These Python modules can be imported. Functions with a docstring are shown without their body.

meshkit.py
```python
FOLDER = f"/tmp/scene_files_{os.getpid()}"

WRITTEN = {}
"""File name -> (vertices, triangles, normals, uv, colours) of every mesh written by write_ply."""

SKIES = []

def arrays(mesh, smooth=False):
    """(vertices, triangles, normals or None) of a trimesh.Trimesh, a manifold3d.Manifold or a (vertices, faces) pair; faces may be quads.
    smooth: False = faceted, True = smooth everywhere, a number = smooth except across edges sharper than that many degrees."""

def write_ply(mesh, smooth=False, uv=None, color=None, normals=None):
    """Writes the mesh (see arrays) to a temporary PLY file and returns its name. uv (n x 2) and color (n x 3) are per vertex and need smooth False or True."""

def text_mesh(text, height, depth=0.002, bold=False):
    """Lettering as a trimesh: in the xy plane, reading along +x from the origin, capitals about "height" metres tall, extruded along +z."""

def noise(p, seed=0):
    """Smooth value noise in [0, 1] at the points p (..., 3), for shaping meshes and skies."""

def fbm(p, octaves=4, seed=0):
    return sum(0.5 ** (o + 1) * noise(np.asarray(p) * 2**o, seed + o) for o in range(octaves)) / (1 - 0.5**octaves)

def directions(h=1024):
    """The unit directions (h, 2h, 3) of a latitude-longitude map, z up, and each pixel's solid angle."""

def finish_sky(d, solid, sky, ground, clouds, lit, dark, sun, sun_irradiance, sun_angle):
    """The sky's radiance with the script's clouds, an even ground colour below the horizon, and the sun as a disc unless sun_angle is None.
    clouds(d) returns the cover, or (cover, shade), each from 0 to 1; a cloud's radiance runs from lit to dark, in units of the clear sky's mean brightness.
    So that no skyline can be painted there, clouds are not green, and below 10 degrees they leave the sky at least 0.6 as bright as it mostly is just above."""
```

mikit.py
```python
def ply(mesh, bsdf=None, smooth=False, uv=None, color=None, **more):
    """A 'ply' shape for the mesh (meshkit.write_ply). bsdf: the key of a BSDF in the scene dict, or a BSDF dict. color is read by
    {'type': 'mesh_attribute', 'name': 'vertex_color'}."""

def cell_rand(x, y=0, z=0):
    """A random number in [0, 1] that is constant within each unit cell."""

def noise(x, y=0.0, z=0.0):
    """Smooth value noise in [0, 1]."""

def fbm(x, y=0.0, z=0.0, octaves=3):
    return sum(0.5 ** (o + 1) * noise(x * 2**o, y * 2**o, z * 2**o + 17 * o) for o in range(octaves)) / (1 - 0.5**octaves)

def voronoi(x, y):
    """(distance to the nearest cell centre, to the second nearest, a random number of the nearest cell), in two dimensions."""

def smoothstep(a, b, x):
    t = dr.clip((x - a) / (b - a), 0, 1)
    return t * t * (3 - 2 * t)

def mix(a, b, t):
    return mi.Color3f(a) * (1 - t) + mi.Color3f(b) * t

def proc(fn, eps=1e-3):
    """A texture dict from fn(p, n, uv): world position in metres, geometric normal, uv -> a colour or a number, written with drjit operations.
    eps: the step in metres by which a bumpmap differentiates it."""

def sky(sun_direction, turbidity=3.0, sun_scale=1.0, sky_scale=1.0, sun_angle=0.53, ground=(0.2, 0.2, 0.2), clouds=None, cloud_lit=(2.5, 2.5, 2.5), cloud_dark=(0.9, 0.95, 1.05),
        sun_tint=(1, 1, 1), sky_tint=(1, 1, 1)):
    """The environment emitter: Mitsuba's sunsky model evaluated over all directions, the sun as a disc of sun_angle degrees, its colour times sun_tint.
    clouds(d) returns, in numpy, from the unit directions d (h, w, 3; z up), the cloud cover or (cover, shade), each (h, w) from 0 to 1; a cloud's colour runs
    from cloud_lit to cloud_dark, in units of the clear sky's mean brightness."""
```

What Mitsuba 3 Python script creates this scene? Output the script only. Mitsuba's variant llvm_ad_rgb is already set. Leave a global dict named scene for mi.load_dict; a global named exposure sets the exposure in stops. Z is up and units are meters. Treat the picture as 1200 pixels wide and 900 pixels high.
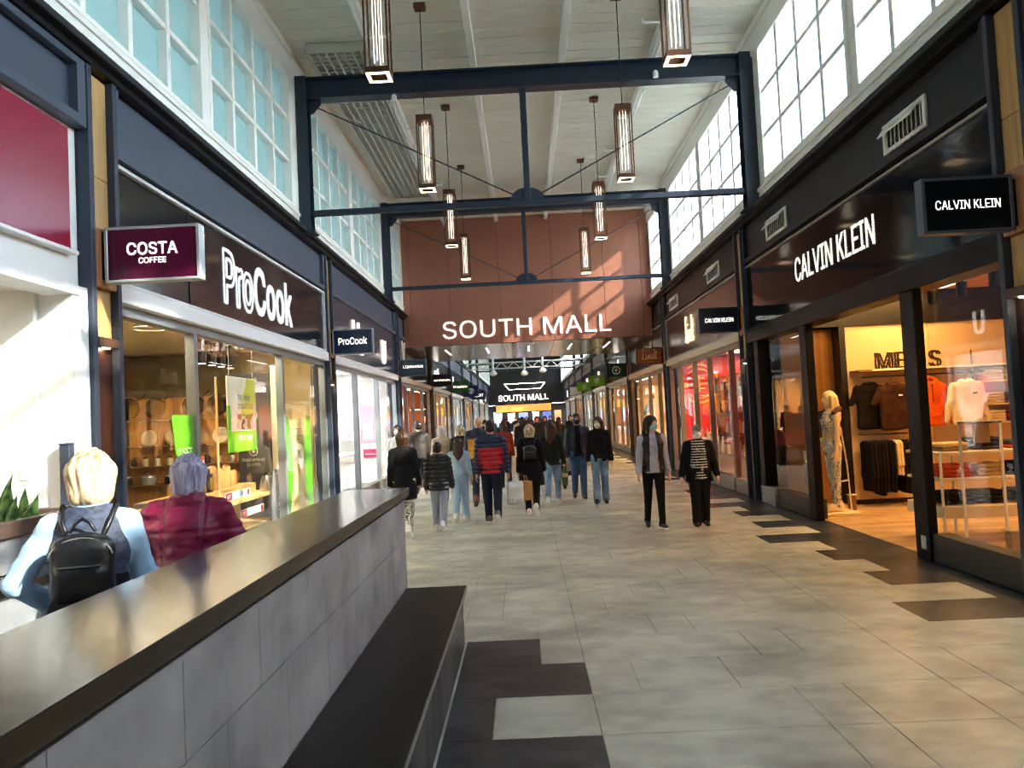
import math, random
import numpy as np
import trimesh, manifold3d
import mitsuba as mi
import drjit as dr
import mikit, meshkit
from mikit import proc, fbm, noise, voronoi, cell_rand, smoothstep, mix

T = mi.ScalarTransform4f
random.seed(7)
R = np.random.RandomState(7)
scene, labels = {}, {}

# ---------------------------------------------------------------- camera
CAM_H, F = 1.75, 920.0
def _camera():
    Y = np.array([(615.2 - 600) / F, (487.8 - 450) / F, 1.0]); Y /= np.linalg.norm(Y)
    roll = .0495
    X = np.cross(Y, [-math.sin(roll), -math.cos(roll), 0]); X /= np.linalg.norm(X)
    if X[0] < 0: X = -X
    Z = np.cross(X, Y)
    if Z[1] > 0: Z = -Z
    M = np.stack([X, Y, Z], 1)          # camera (right, down, forward) from world
    return M[0], M[1], M[2]
_right, _down, _fwd = _camera()
_eye = np.array([0, 0, CAM_H])
scene['camera'] = {'type': 'perspective', 'fov': 2 * math.degrees(math.atan(600 / F)), 'fov_axis': 'x', 'near_clip': .05, 'far_clip': 500.,
                   'to_world': T().look_at(origin=_eye.tolist(), target=(_eye + _fwd).tolist(), up=(-_down).tolist())}

# ---------------------------------------------------------------- sky and sun (high right, a little behind the camera)
SUN = np.array([1.0, -.50, .70])
SUN_S, SKY_S = 4.0, 16.0
def clouds(d):
    n = meshkit.fbm(d * np.array([3.2, 3.2, 5.0]) + 4.3, 5, seed=3)
    cover = np.clip((n - .42) / .3, 0, 1)
    return cover * .6, np.clip((n - .55) * 1.5, 0, 1) * .4

scene['sky'] = mikit.sky(SUN, turbidity=3.0, sun_scale=SUN_S, sky_scale=SKY_S, sun_angle=1.0, sun_tint=(.80, .97, 1.2), sky_tint=(.95, 1.0, 1.0), ground=(.30, .29, .27), clouds=clouds, cloud_lit=(2.3, 2.35, 2.4), cloud_dark=(1.2, 1.25, 1.3))
scene['sky']['sampling_weight'] = 40.0
exposure = 1.78
LAMP = 0.52      # scale of all electric light in the place
WARM, AMBER, COOL, WHITE = (1.0, .70, .40), (1.0, .58, .22), (.95, 1.0, 1.0), (1.0, .93, .82)

ORD = ['first', 'second', 'third', 'fourth', 'fifth', 'sixth', 'seventh', 'eighth', 'ninth', 'tenth', 'eleventh', 'twelfth', 'thirteenth', 'fourteenth', 'fifteenth', 'sixteenth']
# ---------------------------------------------------------------- helpers: names
def numbered(key):
    if key not in scene and key not in labels: return key
    i = 1
    while f'{key}_{i:03d}' in scene or f'{key}_{i:03d}' in labels: i += 1
    return f'{key}_{i:03d}'
def thing(name, label, cat, group=None, kind=None):
    k = numbered(name)
    labels[k] = {'label': label, 'category': cat}
    if group: labels[k]['group'] = group
    if kind: labels[k]['kind'] = kind
    return k
def struct(name, label=None, cat=None):
    k = numbered(name)
    labels[k] = {'kind': 'structure'}
    if label: labels[k]['label'] = label
    if cat: labels[k]['category'] = cat
    return k
def put(key, mesh, mat, smooth=False, emit=None, weight=1.0, **more):
    m = mesh.mesh() if isinstance(mesh, MB) else mesh
    d = mikit.ply(m, mat, smooth=smooth, **more)
    if emit is not None: d['emitter'] = {'type': 'area', 'radiance': {'type': 'rgb', 'value': [float(x) for x in emit]}, 'sampling_weight': float(weight)}
    scene[key] = d
    return key
def part(parent, name, mesh, mat, smooth=False, label=None, emit=None, kind=None, weight=1.0, **more):
    k = numbered(parent + '__' + name)
    put(k, mesh, mat, smooth, emit, weight, **more)
    if label or kind:
        labels[k] = {}
        if label: labels[k]['label'] = label
        if kind: labels[k]['kind'] = kind
    return k
def again(parent, name, key, mat4):
    """the shape of scene[key] once more under parent, moved by mat4"""
    k = numbered(parent + '__' + name)
    scene[k] = {**scene[key], 'to_world': T(mat4)}
    return k
def copy_thing(root, mat4, label, group=None):
    base = root
    k = thing(__import__('re').sub(r'_\d{3}$', '', root), label, labels[root]['category'], group or labels[root].get('group'))
    for q in [q for q in scene if q.startswith(base + '__')]:
        scene[k + q[len(base):]] = {**scene[q], 'to_world': T(mat4)}
        if q in labels: labels[k + q[len(base):]] = dict(labels[q])
    return k

# ---------------------------------------------------------------- helpers: meshes
def _cham():
    from scipy.spatial import ConvexHull
    sg, v = [], []
    for s in np.ndindex(2, 2, 2):
        s = np.array(s) * 2 - 1
        for a in range(3):
            w = np.array([.8, .8, .8]); w[a] = 1
            v.append(s * w); sg.append((s, a))
    v = np.array(v, float)
    h = ConvexHull(v); f = h.simplices.copy()
    c = np.cross(v[f[:, 1]] - v[f[:, 0]], v[f[:, 2]] - v[f[:, 0]])
    fl = (c * h.equations[:, :3]).sum(1) < 0
    f[fl] = f[fl][:, ::-1]
    return np.array([s for s, a in sg]), np.array([a for s, a in sg]), f
_CS, _CA, _CF = _cham()
_BV = np.array([[x, y, z] for x in (0, 1) for y in (0, 1) for z in (0, 1)], float)
_BF = np.array([[0, 1, 3], [0, 3, 2], [4, 6, 7], [4, 7, 5], [0, 4, 5], [0, 5, 1], [2, 3, 7], [2, 7, 6], [0, 2, 6], [0, 6, 4], [1, 5, 7], [1, 7, 3]])
class MB:
    def __init__(self): self.v, self.f, self.n = [], [], 0
    def add(self, v, f=None):
        if f is None: v, f = (v.vertices, v.faces) if hasattr(v, 'faces') else v
        v = np.asarray(v, float); f = np.asarray(f, int)
        if f.shape[1] == 4: f = np.vstack([f[:, [0, 1, 2]], f[:, [0, 2, 3]]])
        self.v.append(v); self.f.append(f + self.n); self.n += len(v)
        return self
    def box(self, x0, x1, y0, y1, z0, z1, c=0):
        lo, hi = np.minimum([x0, y0, z0], [x1, y1, z1]), np.maximum([x0, y0, z0], [x1, y1, z1])
        if c <= 0: return self.add(lo + _BV * (hi - lo), _BF)
        c = min(c, (hi - lo).min() * .45)
        mid, half = (lo + hi) / 2, (hi - lo) / 2
        ins = np.full((24, 3), c); ins[np.arange(24), _CA] = 0
        return self.add(mid + _CS * (half - ins), _CF)
    def quad(self, a, b, c, d): return self.add([a, b, c, d], [[0, 1, 2], [0, 2, 3]])
    def tube(self, pts, r, n=8, caps=True):
        pts = np.asarray(pts, float); m = len(pts)
        r = np.broadcast_to(r, m)
        tg = np.gradient(pts, axis=0) if m > 2 else np.repeat([pts[1] - pts[0]], 2, 0)
        tg /= np.linalg.norm(tg, axis=1, keepdims=True) + 1e-12
        ref = np.array([0, 0, 1.]) if abs(tg[0, 2]) < .9 else np.array([1., 0, 0])
        v = []
        a = np.arange(n) * 2 * np.pi / n
        u = np.cross(tg[0], ref); u /= np.linalg.norm(u)
        for i in range(m):
            u = u - tg[i] * (u @ tg[i]); u /= np.linalg.norm(u)
            w = np.cross(tg[i], u)
            v.append(pts[i] + r[i] * (np.cos(a)[:, None] * u + np.sin(a)[:, None] * w))
        v = np.vstack(v); f = []
        for i in range(m - 1):
            for j in range(n):
                p, q = i * n + j, i * n + (j + 1) % n
                f += [[p, q, q + n], [p, q + n, p + n]]
        if caps:
            for j in range(1, n - 1):
                f.append([0, j + 1, j]); b = (m - 1) * n; f.append([b, b + j, b + j + 1])
        return self.add(v, f)
    def cyl(self, x, y, z0, z1, r, n=16, r1=None): return self.tube([[x, y, z0], [x, y, z1]], [r, r if r1 is None else r1], n)
    def lathe(self, prof, x=0, y=0, z=0, n=20):
        prof = np.asarray(prof, float); m = len(prof); a = np.arange(n) * 2 * np.pi / n
        v = np.vstack([np.stack([x + p[0] * np.cos(a), y + p[0] * np.sin(a), np.full(n, z + p[1])], 1) for p in prof]); f = []
        for i in range(m - 1):
            for j in range(n):
                p, q = i * n + j, i * n + (j + 1) % n
                f += [[p, q, q + n], [p, q + n, p + n]]
        return self.add(v, f)
    def prism(self, poly, axis, a, b):
        """polygon (in the two other axes, in xyz order) extruded along axis from a to b"""
        import shapely.geometry as sg
        pm = trimesh.creation.extrude_polygon(sg.Polygon(poly), b - a, engine='earcut')
        v = np.array(pm.vertices); o = np.zeros_like(v); oth = [i for i in range(3) if i != axis]
        o[:, oth[0]], o[:, oth[1]], o[:, axis] = v[:, 0], v[:, 1], v[:, 2] + a
        f = np.array(pm.faces)
        if axis == 1: f = f[:, ::-1]
        return self.add(o, f)
    def mat(self, m):
        m = np.asarray(m, float)
        self.v = [v @ m[:3, :3].T + m[:3, 3] for v in self.v]
        if np.linalg.det(m[:3, :3]) < 0: self.f = [f[:, ::-1] for f in self.f]
        return self
    def mesh(self): return (np.vstack(self.v), np.vstack(self.f))
def box(*a, **k): return MB().box(*a, **k)
def M4(loc=(0, 0, 0), rz=0, s=1.0):
    c, n = math.cos(rz), math.sin(rz)
    return np.array([[c * s, -n * s, 0, loc[0]], [n * s, c * s, 0, loc[1]], [0, 0, s, loc[2]], [0, 0, 0, 1.]])
def text(t, h, depth, origin, right, up, bold=False, sx=1.0, italic=0, center=False):
    """lettering standing on a surface: right and up are the reading and the upward direction; it comes forward by depth along right x up"""
    m = meshkit.text_mesh(t, h, depth, bold)
    v = np.array(m.vertices); v[:, 0] = v[:, 0] * sx + italic * v[:, 1]
    if center: v[:, 0] -= (v[:, 0].min() + v[:, 0].max()) / 2
    r, u = np.array(right, float), np.array(up, float); n = np.cross(r, u)
    return (np.array(origin, float) + v[:, :1] * r + v[:, 1:2] * u + v[:, 2:] * n, np.array(m.faces))

# ---------------------------------------------------------------- helpers: materials
def lin(c):
    if isinstance(c, str): c = [int(c[i:i + 2], 16) / 255 for i in (0, 2, 4)]
    return [float(x / 12.92 if x <= .04045 else ((x + .055) / 1.055) ** 2.4) for x in c]
def rgb(c): return {'type': 'rgb', 'value': lin(c)}
def mat(hexc, rough=.6, metal=0.0, spec=None, coat=0.0, **k):
    if spec is None: spec = .15 if rough >= .65 else .5      # cloth and chalky paint barely shine
    key = f'm_{hexc}_{int(rough*100)}_{int(metal*100)}_{int(spec*100)}_{int(coat*100)}'
    if key not in scene:
        b = {'type': 'principled', 'base_color': rgb(hexc), 'roughness': float(rough), 'metallic': float(metal), 'specular': float(spec)}
        if coat: b['clearcoat'] = float(coat); b['clearcoat_gloss'] = .95
        scene[key] = {'type': 'twosided', 'b': b}
    return key
def matp(key, fn, rough=.5, metal=0., spec=.5, bump=None, bs=.001, coat=0):
    b = {'type': 'principled', 'base_color': proc(fn), 'roughness': float(rough), 'metallic': float(metal), 'specular': float(spec)}
    if coat: b['clearcoat'] = float(coat); b['clearcoat_gloss'] = .95
    if bump is not None: b = {'type': 'bumpmap', 'tex': proc(bump), 'scale': float(bs), 'b': b}
    scene[key] = {'type': 'twosided', 'b': b}
    return key
def c3(h): return mi.Color3f(*lin(h))
scene['teal_glass'] = {'type': 'principledthin', 'base_color': rgb('93b0ac'), 'roughness': .25, 'diff_trans': .28, 'eta': 1.4, 'spec_trans': 0.0}
scene['glass'] = {'type': 'thindielectric', 'int_ior': 1.5}
# ================================================================ THE HALL
XL, XR, XC = -3.75, 4.22, .235
BAY = 8.2
COLS = [-11.0, -2.8, 5.4, 13.6, 21.8]          # steel frames of the near hall
COLS2 = [38.2, 46.4, 54.6, 62.8, 71.0, 79.2]   # of the hall beyond the brown bulkhead
Y0, YB0, YB1, YE = -12.0, 25.2, 31.9, 88.0
ZS, ZW0, ZW1, ZC = 5.2, 5.53, 7.76, 8.25       # clerestory: bottom of its panel, glass, ceiling
WHITE_P = mat('eceeea', .45)
STEEL = mat('232e3d', .4, 0, .35)
SLATE = mat('434d5d', .42, 0, .4)
LEDGE = mat('1d2027', .5, 0, .3)
BLACK = mat('0c0d10', .4, 0, .2)
SILVER = mat('c9ccd0', .35, .3)
ALU = mat('8f979c', .35, .6)

# --- floor
def tile_col(p, n, uv):
    a = fbm(p.x * 1.3 + 3, p.y * 2.2, 0.0, 4); b = fbm(p.x * 6 + 9, p.y * 9, 4.0, 3)
    return mix(lin('96988f'), lin('c4c6ba'), dr.clip((a - .5) * 1.5 + (b - .5) * .8 + .5, 0, 1))
def tile_dark(p, n, uv):
    a = fbm(p.x * 1.5, p.y * 2.5 + 5, 0.0, 4); b = fbm(p.x * 7, p.y * 9, 2.0, 3)
    return mix(lin('1a2027'), lin('333a42'), dr.clip((a - .5) * 1.5 + (b - .5) * .8 + .5, 0, 1))
matp('floor_tile', tile_col, .34, 0, .5)
matp('floor_tile_dark', tile_dark, .32, 0, .5)
def far_floor(p, n, uv):
    ry = (p.y - 4.35) / .632; row = dr.floor(ry)
    u = (p.x - .335) / 2.17; md = dr.floor(u); fx = (u - md) * 7
    pk = cell_rand(row, md, 5)
    j1 = dr.select(pk < .33, 4.0, dr.select(pk < .66, 1.0, 2.0)); j2 = dr.select(pk < .33, 5.0, dr.select(pk < .66, 3.0, 6.0))
    d = dr.minimum(dr.minimum(dr.abs(fx - j1), dr.abs(fx - j2)), dr.minimum(fx, 7 - fx)) * .31
    fy = ry - row
    dy = dr.minimum(fy, 1 - fy) * .632
    side = dr.select(p.x > 3.3 + .55 * cell_rand(row, 3, 1), 1.0, 0.0)
    side = dr.maximum(side, dr.select(p.x < -2.7 - .6 * cell_rand(row, 8, 1), 1.0, 0.0))
    col = mix(tile_col(p, n, uv), tile_dark(p, n, uv), side)
    return col * dr.select(dr.minimum(d, dy) < .004, .35, 1.0)
matp('floor_far', far_floor, .34, 0, .5)
Y_T = 16.36
fl = struct('floor', 'large grey stone tile floor with dark tiles along the shopfronts', 'floor')
put(fl, box(-14, 16, Y0, Y_T, -.25, -.006).box(-14, 16, Y_T, YE + 6, -.25, 0), 'floor_far')
LIM_L = {-4: -.265, -3: .335, -2: -.265, -1: .335, 0: -.265, 1: .335, 2: .03}
LIM_R = {-4: 3.3, -3: 3.9, -2: 3.3, -1: 3.9, 0: 3.3, 1: 4.0, 2: 4.05, 3: 3.07, 4: 3.98, 5: 3.36, 6: 3.65, 7: 3.34, 8: 3.61, 9: 3.01, 10: 3.9, 11: 3.31, 12: 3.93, 13: 3.36, 14: 3.65, 15: 3.05, 16: 3.95, 17: 3.35, 18: 3.6}
PAT = {0: [(4, 1, 2)], 1: [(1, 2, 4)], 2: [(4, 1, 2)], 3: [(2, 1, 4)], 4: [(1, 4, 2)], 5: [(2, 1, 4)], 6: [(4, 1, 2)]}
for k in range(-4, 19):
    y0 = 4.35 + .632 * k; y1 = y0 + .632
    xl = -.54 if y0 < 6.1 else (-1.85 if y1 < 9 else -2.6)
    cuts = {}
    for md in range(-2, 2):
        b = .335 + 2.17 * md
        pt = PAT.get(k, [None])[0] if md == 0 else None
        pt = pt or random.choice([(4, 1, 2), (1, 2, 4), (2, 1, 4), (1, 4, 2), (2, 4, 1), (4, 2, 1)])
        for u in (0, pt[0], pt[0] + pt[1]): cuts[round(b + u * .31, 3)] = 1
    cx = sorted(c for c in cuts if xl + .1 < c < 4.15)
    ll, lr = LIM_L.get(k, -9), LIM_R[k]
    if ll > xl: cx = [c for c in cx if c > ll + .1] + [ll]
    cx = sorted([c for c in cx if c < lr - .15] + [lr] + [xl, 4.2])
    for a, b in zip(cx, cx[1:]):
        if b - a < .03: continue
        dark = b <= ll + .01 or a >= lr - .01
        part(fl, 'tile', box(a + .0022, b - .0022, y0 + .0022, y1 - .0022, -.02, 0, .0012), 'floor_tile_dark' if dark else 'floor_tile')

# --- roof, ceiling boards, rafters
BOARD = mat('cfcfc2', .55)
ZH = 9.15       # the roof rises over the crossing where the camera stands
ce = struct('ceiling', 'pale slatted board ceiling with white rafters', 'ceiling')
put(ce, box(XL - .6, XR + .6, 5.2, YB0 + .5, ZC + .03, ZC + .3).box(XL - .6, XR + .6, Y0 - .3, 5.2, ZH + .04, ZH + .3).box(XL - .6, XR + .6, 5.1, 5.24, ZC, ZH + .1).box(XL - .6, XR + .6, YB0 + .5, YE + 4, ZC + .03, ZC + .3), mat('6d6d66', .8))
y = 5.2
while y < YB0:
    part(ce, 'board', box(XL - .1, XR + .1, y + .005, min(y + .315, YB0), ZC, ZC + .045, .008), BOARD); y += .32
part(ce, 'board', box(XL - .1, XR + .1, YB1, YE, ZC, ZC + .05), mat('5a5a56', .7))
for x in (-2.3, -.62, .98, 2.62):
    part(ce, 'rafter', box(x - .06, x + .06, 5.24, YB0, ZC - .16, ZC, .008), WHITE_P)
# acoustic metal grid panel beside the left windows
def grid_panel(x0, x1, y0, y1, label):
    t = thing('ceiling_grille', label, 'ceiling grille')
    z = ZC - .17; p = .15
    g = MB()
    for i in range(int((x1 - x0) / p) + 1): g.box(x0 + i * p, x0 + i * p + .03, y0, y1, z, z + .1)
    for i in range(int((y1 - y0) / p) + 1): g.box(x0, x1, y0 + i * p, y0 + i * p + .03, z + .004, z + .096)
    part(t, 'grating', g, mat('c4c3ba', .5))
    part(t, 'void_shade_sheet', box(x0, x1, y0, y1, z + .15, z + .16), mat('6f6f6a', .8))  # grey sheet painted to stand for the dark void behind the grid
    e = MB()
    for a in ((x0 - .03, x0, y0, y1), (x1, x1 + .05, y0, y1), (x0, x1, y0 - .03, y0), (x0, x1, y1, y1 + .03)): e.box(*a, z - .01, z + .16)
    part(t, 'frame', e, mat('bdbcb2', .5))
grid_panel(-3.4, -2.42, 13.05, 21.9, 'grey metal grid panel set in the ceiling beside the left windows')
# sprinkler pipe with short arms
for x, lab in ((2.62, 'white sprinkler pipe with short arms under the right side of the ceiling'), (-2.3, 'white sprinkler pipe with short arms under the left side of the ceiling')):
    t = thing('sprinkler_pipe', lab, 'pipe')
    part(t, 'pipe', MB().tube([[x, 5.3, 8.02], [x, YB0 - .05, 8.02]], .03, 8), WHITE_P)
    for yy in np.arange(6.35, YB0 - 1.5, 2.05):
        s = -1 if x > 0 else 1
        part(t, 'arm', MB().tube([[x, yy, 8.02], [x + .38 * s, yy, 8.02], [x + .40 * s, yy, 8.03], [x + .40 * s, yy, 8.085]], .022, 6), WHITE_P)
        part(t, 'bracket', MB().tube([[x, yy + .9, 7.99], [x, yy + .9, 8.085]], .012, 6), WHITE_P)
        part(t, 'sprinkler_head', MB().lathe([(.0, -.09), (.03, -.085), (.035, -.07), (.012, -.06), (.02, -.03), (.02, .0)], x, yy + .45, 7.995, 10), WHITE_P)

# --- clerestory walls
win_n = [0]

scene['frosted'] = {'type': 'principledthin', 'base_color': rgb('b8d4d4'), 'roughness': .5, 'diff_trans': 1.5, 'eta': 1.4, 'spec_trans': 0.0}
def window(side, ya, yb, cols, pane='glass', detail=True, ZW1=ZW1, rows=3):
    """one glazed group: a frame, bars, and each pane"""
    win_n[0] += 1
    w = struct(f'window_{win_n[0]}', 'white framed clerestory window of %d panes' % (cols * rows) if detail else None, 'window' if detail else None)
    s = -1 if side == 'L' else 1
    xi = XL - .02 if side == 'L' else XR + .02
    def bx(m, a, b, z0, z1, d0=0.0, d1=.12): m.box(xi + s * d0, xi + s * d1, a, b, z0, z1, .006)
    f = MB()
    bx(f, ya - .05, ya + .03, ZW0 - .03, ZW1 + .03, -.03, .16); bx(f, yb - .03, yb + .05, ZW0 - .03, ZW1 + .03, -.03, .16)
    bx(f, ya, yb, ZW0 - .04, ZW0 + .02, -.03, .16); bx(f, ya, yb, ZW1 - .02, ZW1 + .04, -.03, .16)
    part(w, 'frame', f, WHITE_P)
    pw = (yb - ya) / cols; ph = (ZW1 - ZW0) / rows
    for i in range(1, cols):
        m = MB(); bx(m, ya + pw * i - .045, ya + pw * i + .045, ZW0, ZW1, .0, .15); part(w, 'glazing_bar', m, WHITE_P)
    for j in range(1, rows):
        m = MB(); bx(m, ya, yb, ZW0 + ph * j - .035, ZW0 + ph * j + .035, .01, .14); part(w, 'glazing_bar', m, WHITE_P)
    xg = xi + s * .11
    if detail:
        for i in range(cols):
            for j in range(rows):
                a, b = ya + pw * i + .02, ya + pw * (i + 1) - .02; z0, z1 = ZW0 + ph * j + .02, ZW0 + ph * (j + 1) - .02
                part(w, 'pane', MB().quad([xg, a, z0], [xg, b, z0], [xg, b, z1], [xg, a, z1]), pane)
    else:
        part(w, 'pane', MB().quad([xg, ya, ZW0], [xg, yb, ZW0], [xg, yb, ZW1], [xg, ya, ZW1]), pane)
wl = struct('wall_left', 'white clerestory wall above the left shopfronts', 'wall')
wr = struct('wall_right', 'white clerestory wall above the right shopfronts', 'wall')
groups = []
for c in COLS[:-1]: groups += [(c + .57, c + 4.0, 4), (c + 4.27, c + 7.70, 4)]
groups.append((21.8 + .45, 21.8 + 3.0, 3))
groups2 = []
for c in [31.9 - 1.9] + COLS2: groups2 += [(c + 2.3 if c < 33 else c + .57, c + 4.0, 4), (c + 4.27, c + 7.70, 4)]
for side, w in (('L', wl), ('R', wr)):
    xa, xb = (XL - .35, XL) if side == 'L' else (XR, XR + .35)
    part(w, 'sill_panel', box(xa, xb, Y0, YB0 + .3, ZS, ZW0 - .03, .008), WHITE_P)
    part(w, 'header', box(xa, xb, 5.2 if side == 'R' else Y0, YB0 + .3, ZW1 + .03, ZC + .04, .008), WHITE_P)
    part(w, 'header', box(xa, xb, Y0, 5.2, ZH - .35 if side == 'R' else ZC, ZH + .05, .008), WHITE_P)
    part(w, 'sill_panel', box(xa, xb, YB1, YE, ZS, ZW0 - .03), WHITE_P)
    part(w, 'header', box(xa, xb, YB1, YE, ZW1 + .03, ZC + .04), WHITE_P)
    def piers(gr, ya, yb, det):
        e = ya
        for a, b, n in gr + [(yb, yb, 0)]:
            if a - e > .02: part(w, 'pier', box(xa + .03, xb - .0, e, a, ZW0 - .03, ZH if side == 'R' and a < 5.3 else ZW1 + .03), WHITE_P)
            e = b
        for a, b, n in gr:
            if side == 'R' and b < 5.3: window(side, a, b, 2, 'glass', det, ZH - .38, 4)
            else: window(side, a, b, n, 'teal_glass' if side == 'L' else 'glass', det)
    piers(groups, Y0, YB0 + .3, True)
    piers(groups2, YB1, YE, False)
    # moulding under the ceiling and above the ledge
    xm = (XL, XL + .05) if side == 'L' else (XR - .05, XR)
    part(w, 'cornice', box(*xm, 5.24, YB0, ZC - .12, ZC, .012), WHITE_P)
    part(w, 'moulding', box(*((XL, XL + .025) if side == 'L' else (XR - .025, XR)), Y0, YB0, ZW0 - .12, ZW0 - .06, .006), WHITE_P)
# roofs over the shops, outside the clerestory
for side, a, b in (('left', -22, XL - .33), ('right', XR + .33, 24)):
    r = struct('roof_' + side, 'flat grey roof over the shops', 'roof')
    put(r, box(a, b, Y0 - 1, YE + 6, 4.98, 5.16), mat('8c8c88', .8))
# end walls of the mall behind the camera and at the far end
wb = struct('wall_back', 'plain end wall', 'wall')
put(wb, box(XL - 10, XR + 10, Y0 - .5, Y0, -.2, ZH + .3), mat('b9b5ab', .7))

# --- steel frames
def portal(yc, label, ties=True, far=False):
    t = thing('steel_frame', label, 'steel frame')
    xa, xb = XL, XR
    for s, x in ((1, xa), (-1, xb)):
        m = MB()      # H section column
        m.box(x - .12 * s, x + .2 * s, yc - .13, yc - .112, 5.12, 7.9); m.box(x - .12 * s, x + .2 * s, yc + .112, yc + .13, 5.12, 7.9)
        m.box(x + .03 * s, x + .05 * s, yc - .12, yc + .12, 5.12, 7.9)
        m.box(x - .12 * s, x + .26 * s, yc - .17, yc + .17, 5.12, 5.15)
        part(t, 'column', m, STEEL)
        g = MB()
        g.prism([(x + .2 * s, 7.5), (x + .42 * s, 7.5), (x + .42 * s, 7.42), (x + .28 * s, 7.26), (x + .2 * s, 7.26)][:: s], 1, yc - .012, yc + .012)
        part(t, 'gusset_plate', g, STEEL)
        g = MB()
        for dy in (-.08, .08):
            for z in (7.32, 7.75, 5.22, 6.0): g.tube([[x + .2 * s, yc + dy, z], [x + .215 * s, yc + dy, z]], .018, 6)
        part(t, 'bolt', g, STEEL, kind='stuff')
    b = MB()          # the top beam: an I section
    b.box(xa + .05, xb - .05, yc - .13, yc + .13, 7.85, 7.875).box(xa + .05, xb - .05, yc - .13, yc + .13, 7.49, 7.515).box(xa + .05, xb - .05, yc - .012, yc + .012, 7.5, 7.86)
    part(t, 'beam', b, STEEL)
    part(t, 'tie', box(xa + .05, xb - .05, yc - .05, yc + .05, 5.43, 5.53, .008), STEEL)
    part(t, 'post', box(XC - .055, XC + .055, yc - .055, yc + .055, 5.5, 7.5, .008), STEEL)
    part(t, 'hub_plate', MB().prism([(XC + .3 * math.cos(a), 5.53 + .22 * math.sin(a)) for a in np.linspace(0, math.pi, 13)], 1, yc - .012, yc + .012), STEEL)
    for s, x in ((1, xa), (-1, xb)):
        part(t, 'tie_rod', MB().tube([[x + .33 * s, yc, 7.38], [XC - .22 * s, yc, 5.62]], .013, 6), mat('3b3f47', .4, .5))
near = ['dark steel frame nearest behind the hanging lantern pair, with a centre post and thin rods', 'dark steel frame just in front of the brown bulkhead']
for c in COLS:
    portal(c, {13.6: 'dark blue steel frame spanning the mall in front, beam above the lanterns', 21.8: 'dark blue steel frame just in front of the brown bulkhead'}.get(c, f'dark steel frame overhead near the camera, {"behind" if c < -5 else "just behind" if c < 0 else "above and ahead of"} it'))
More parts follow.
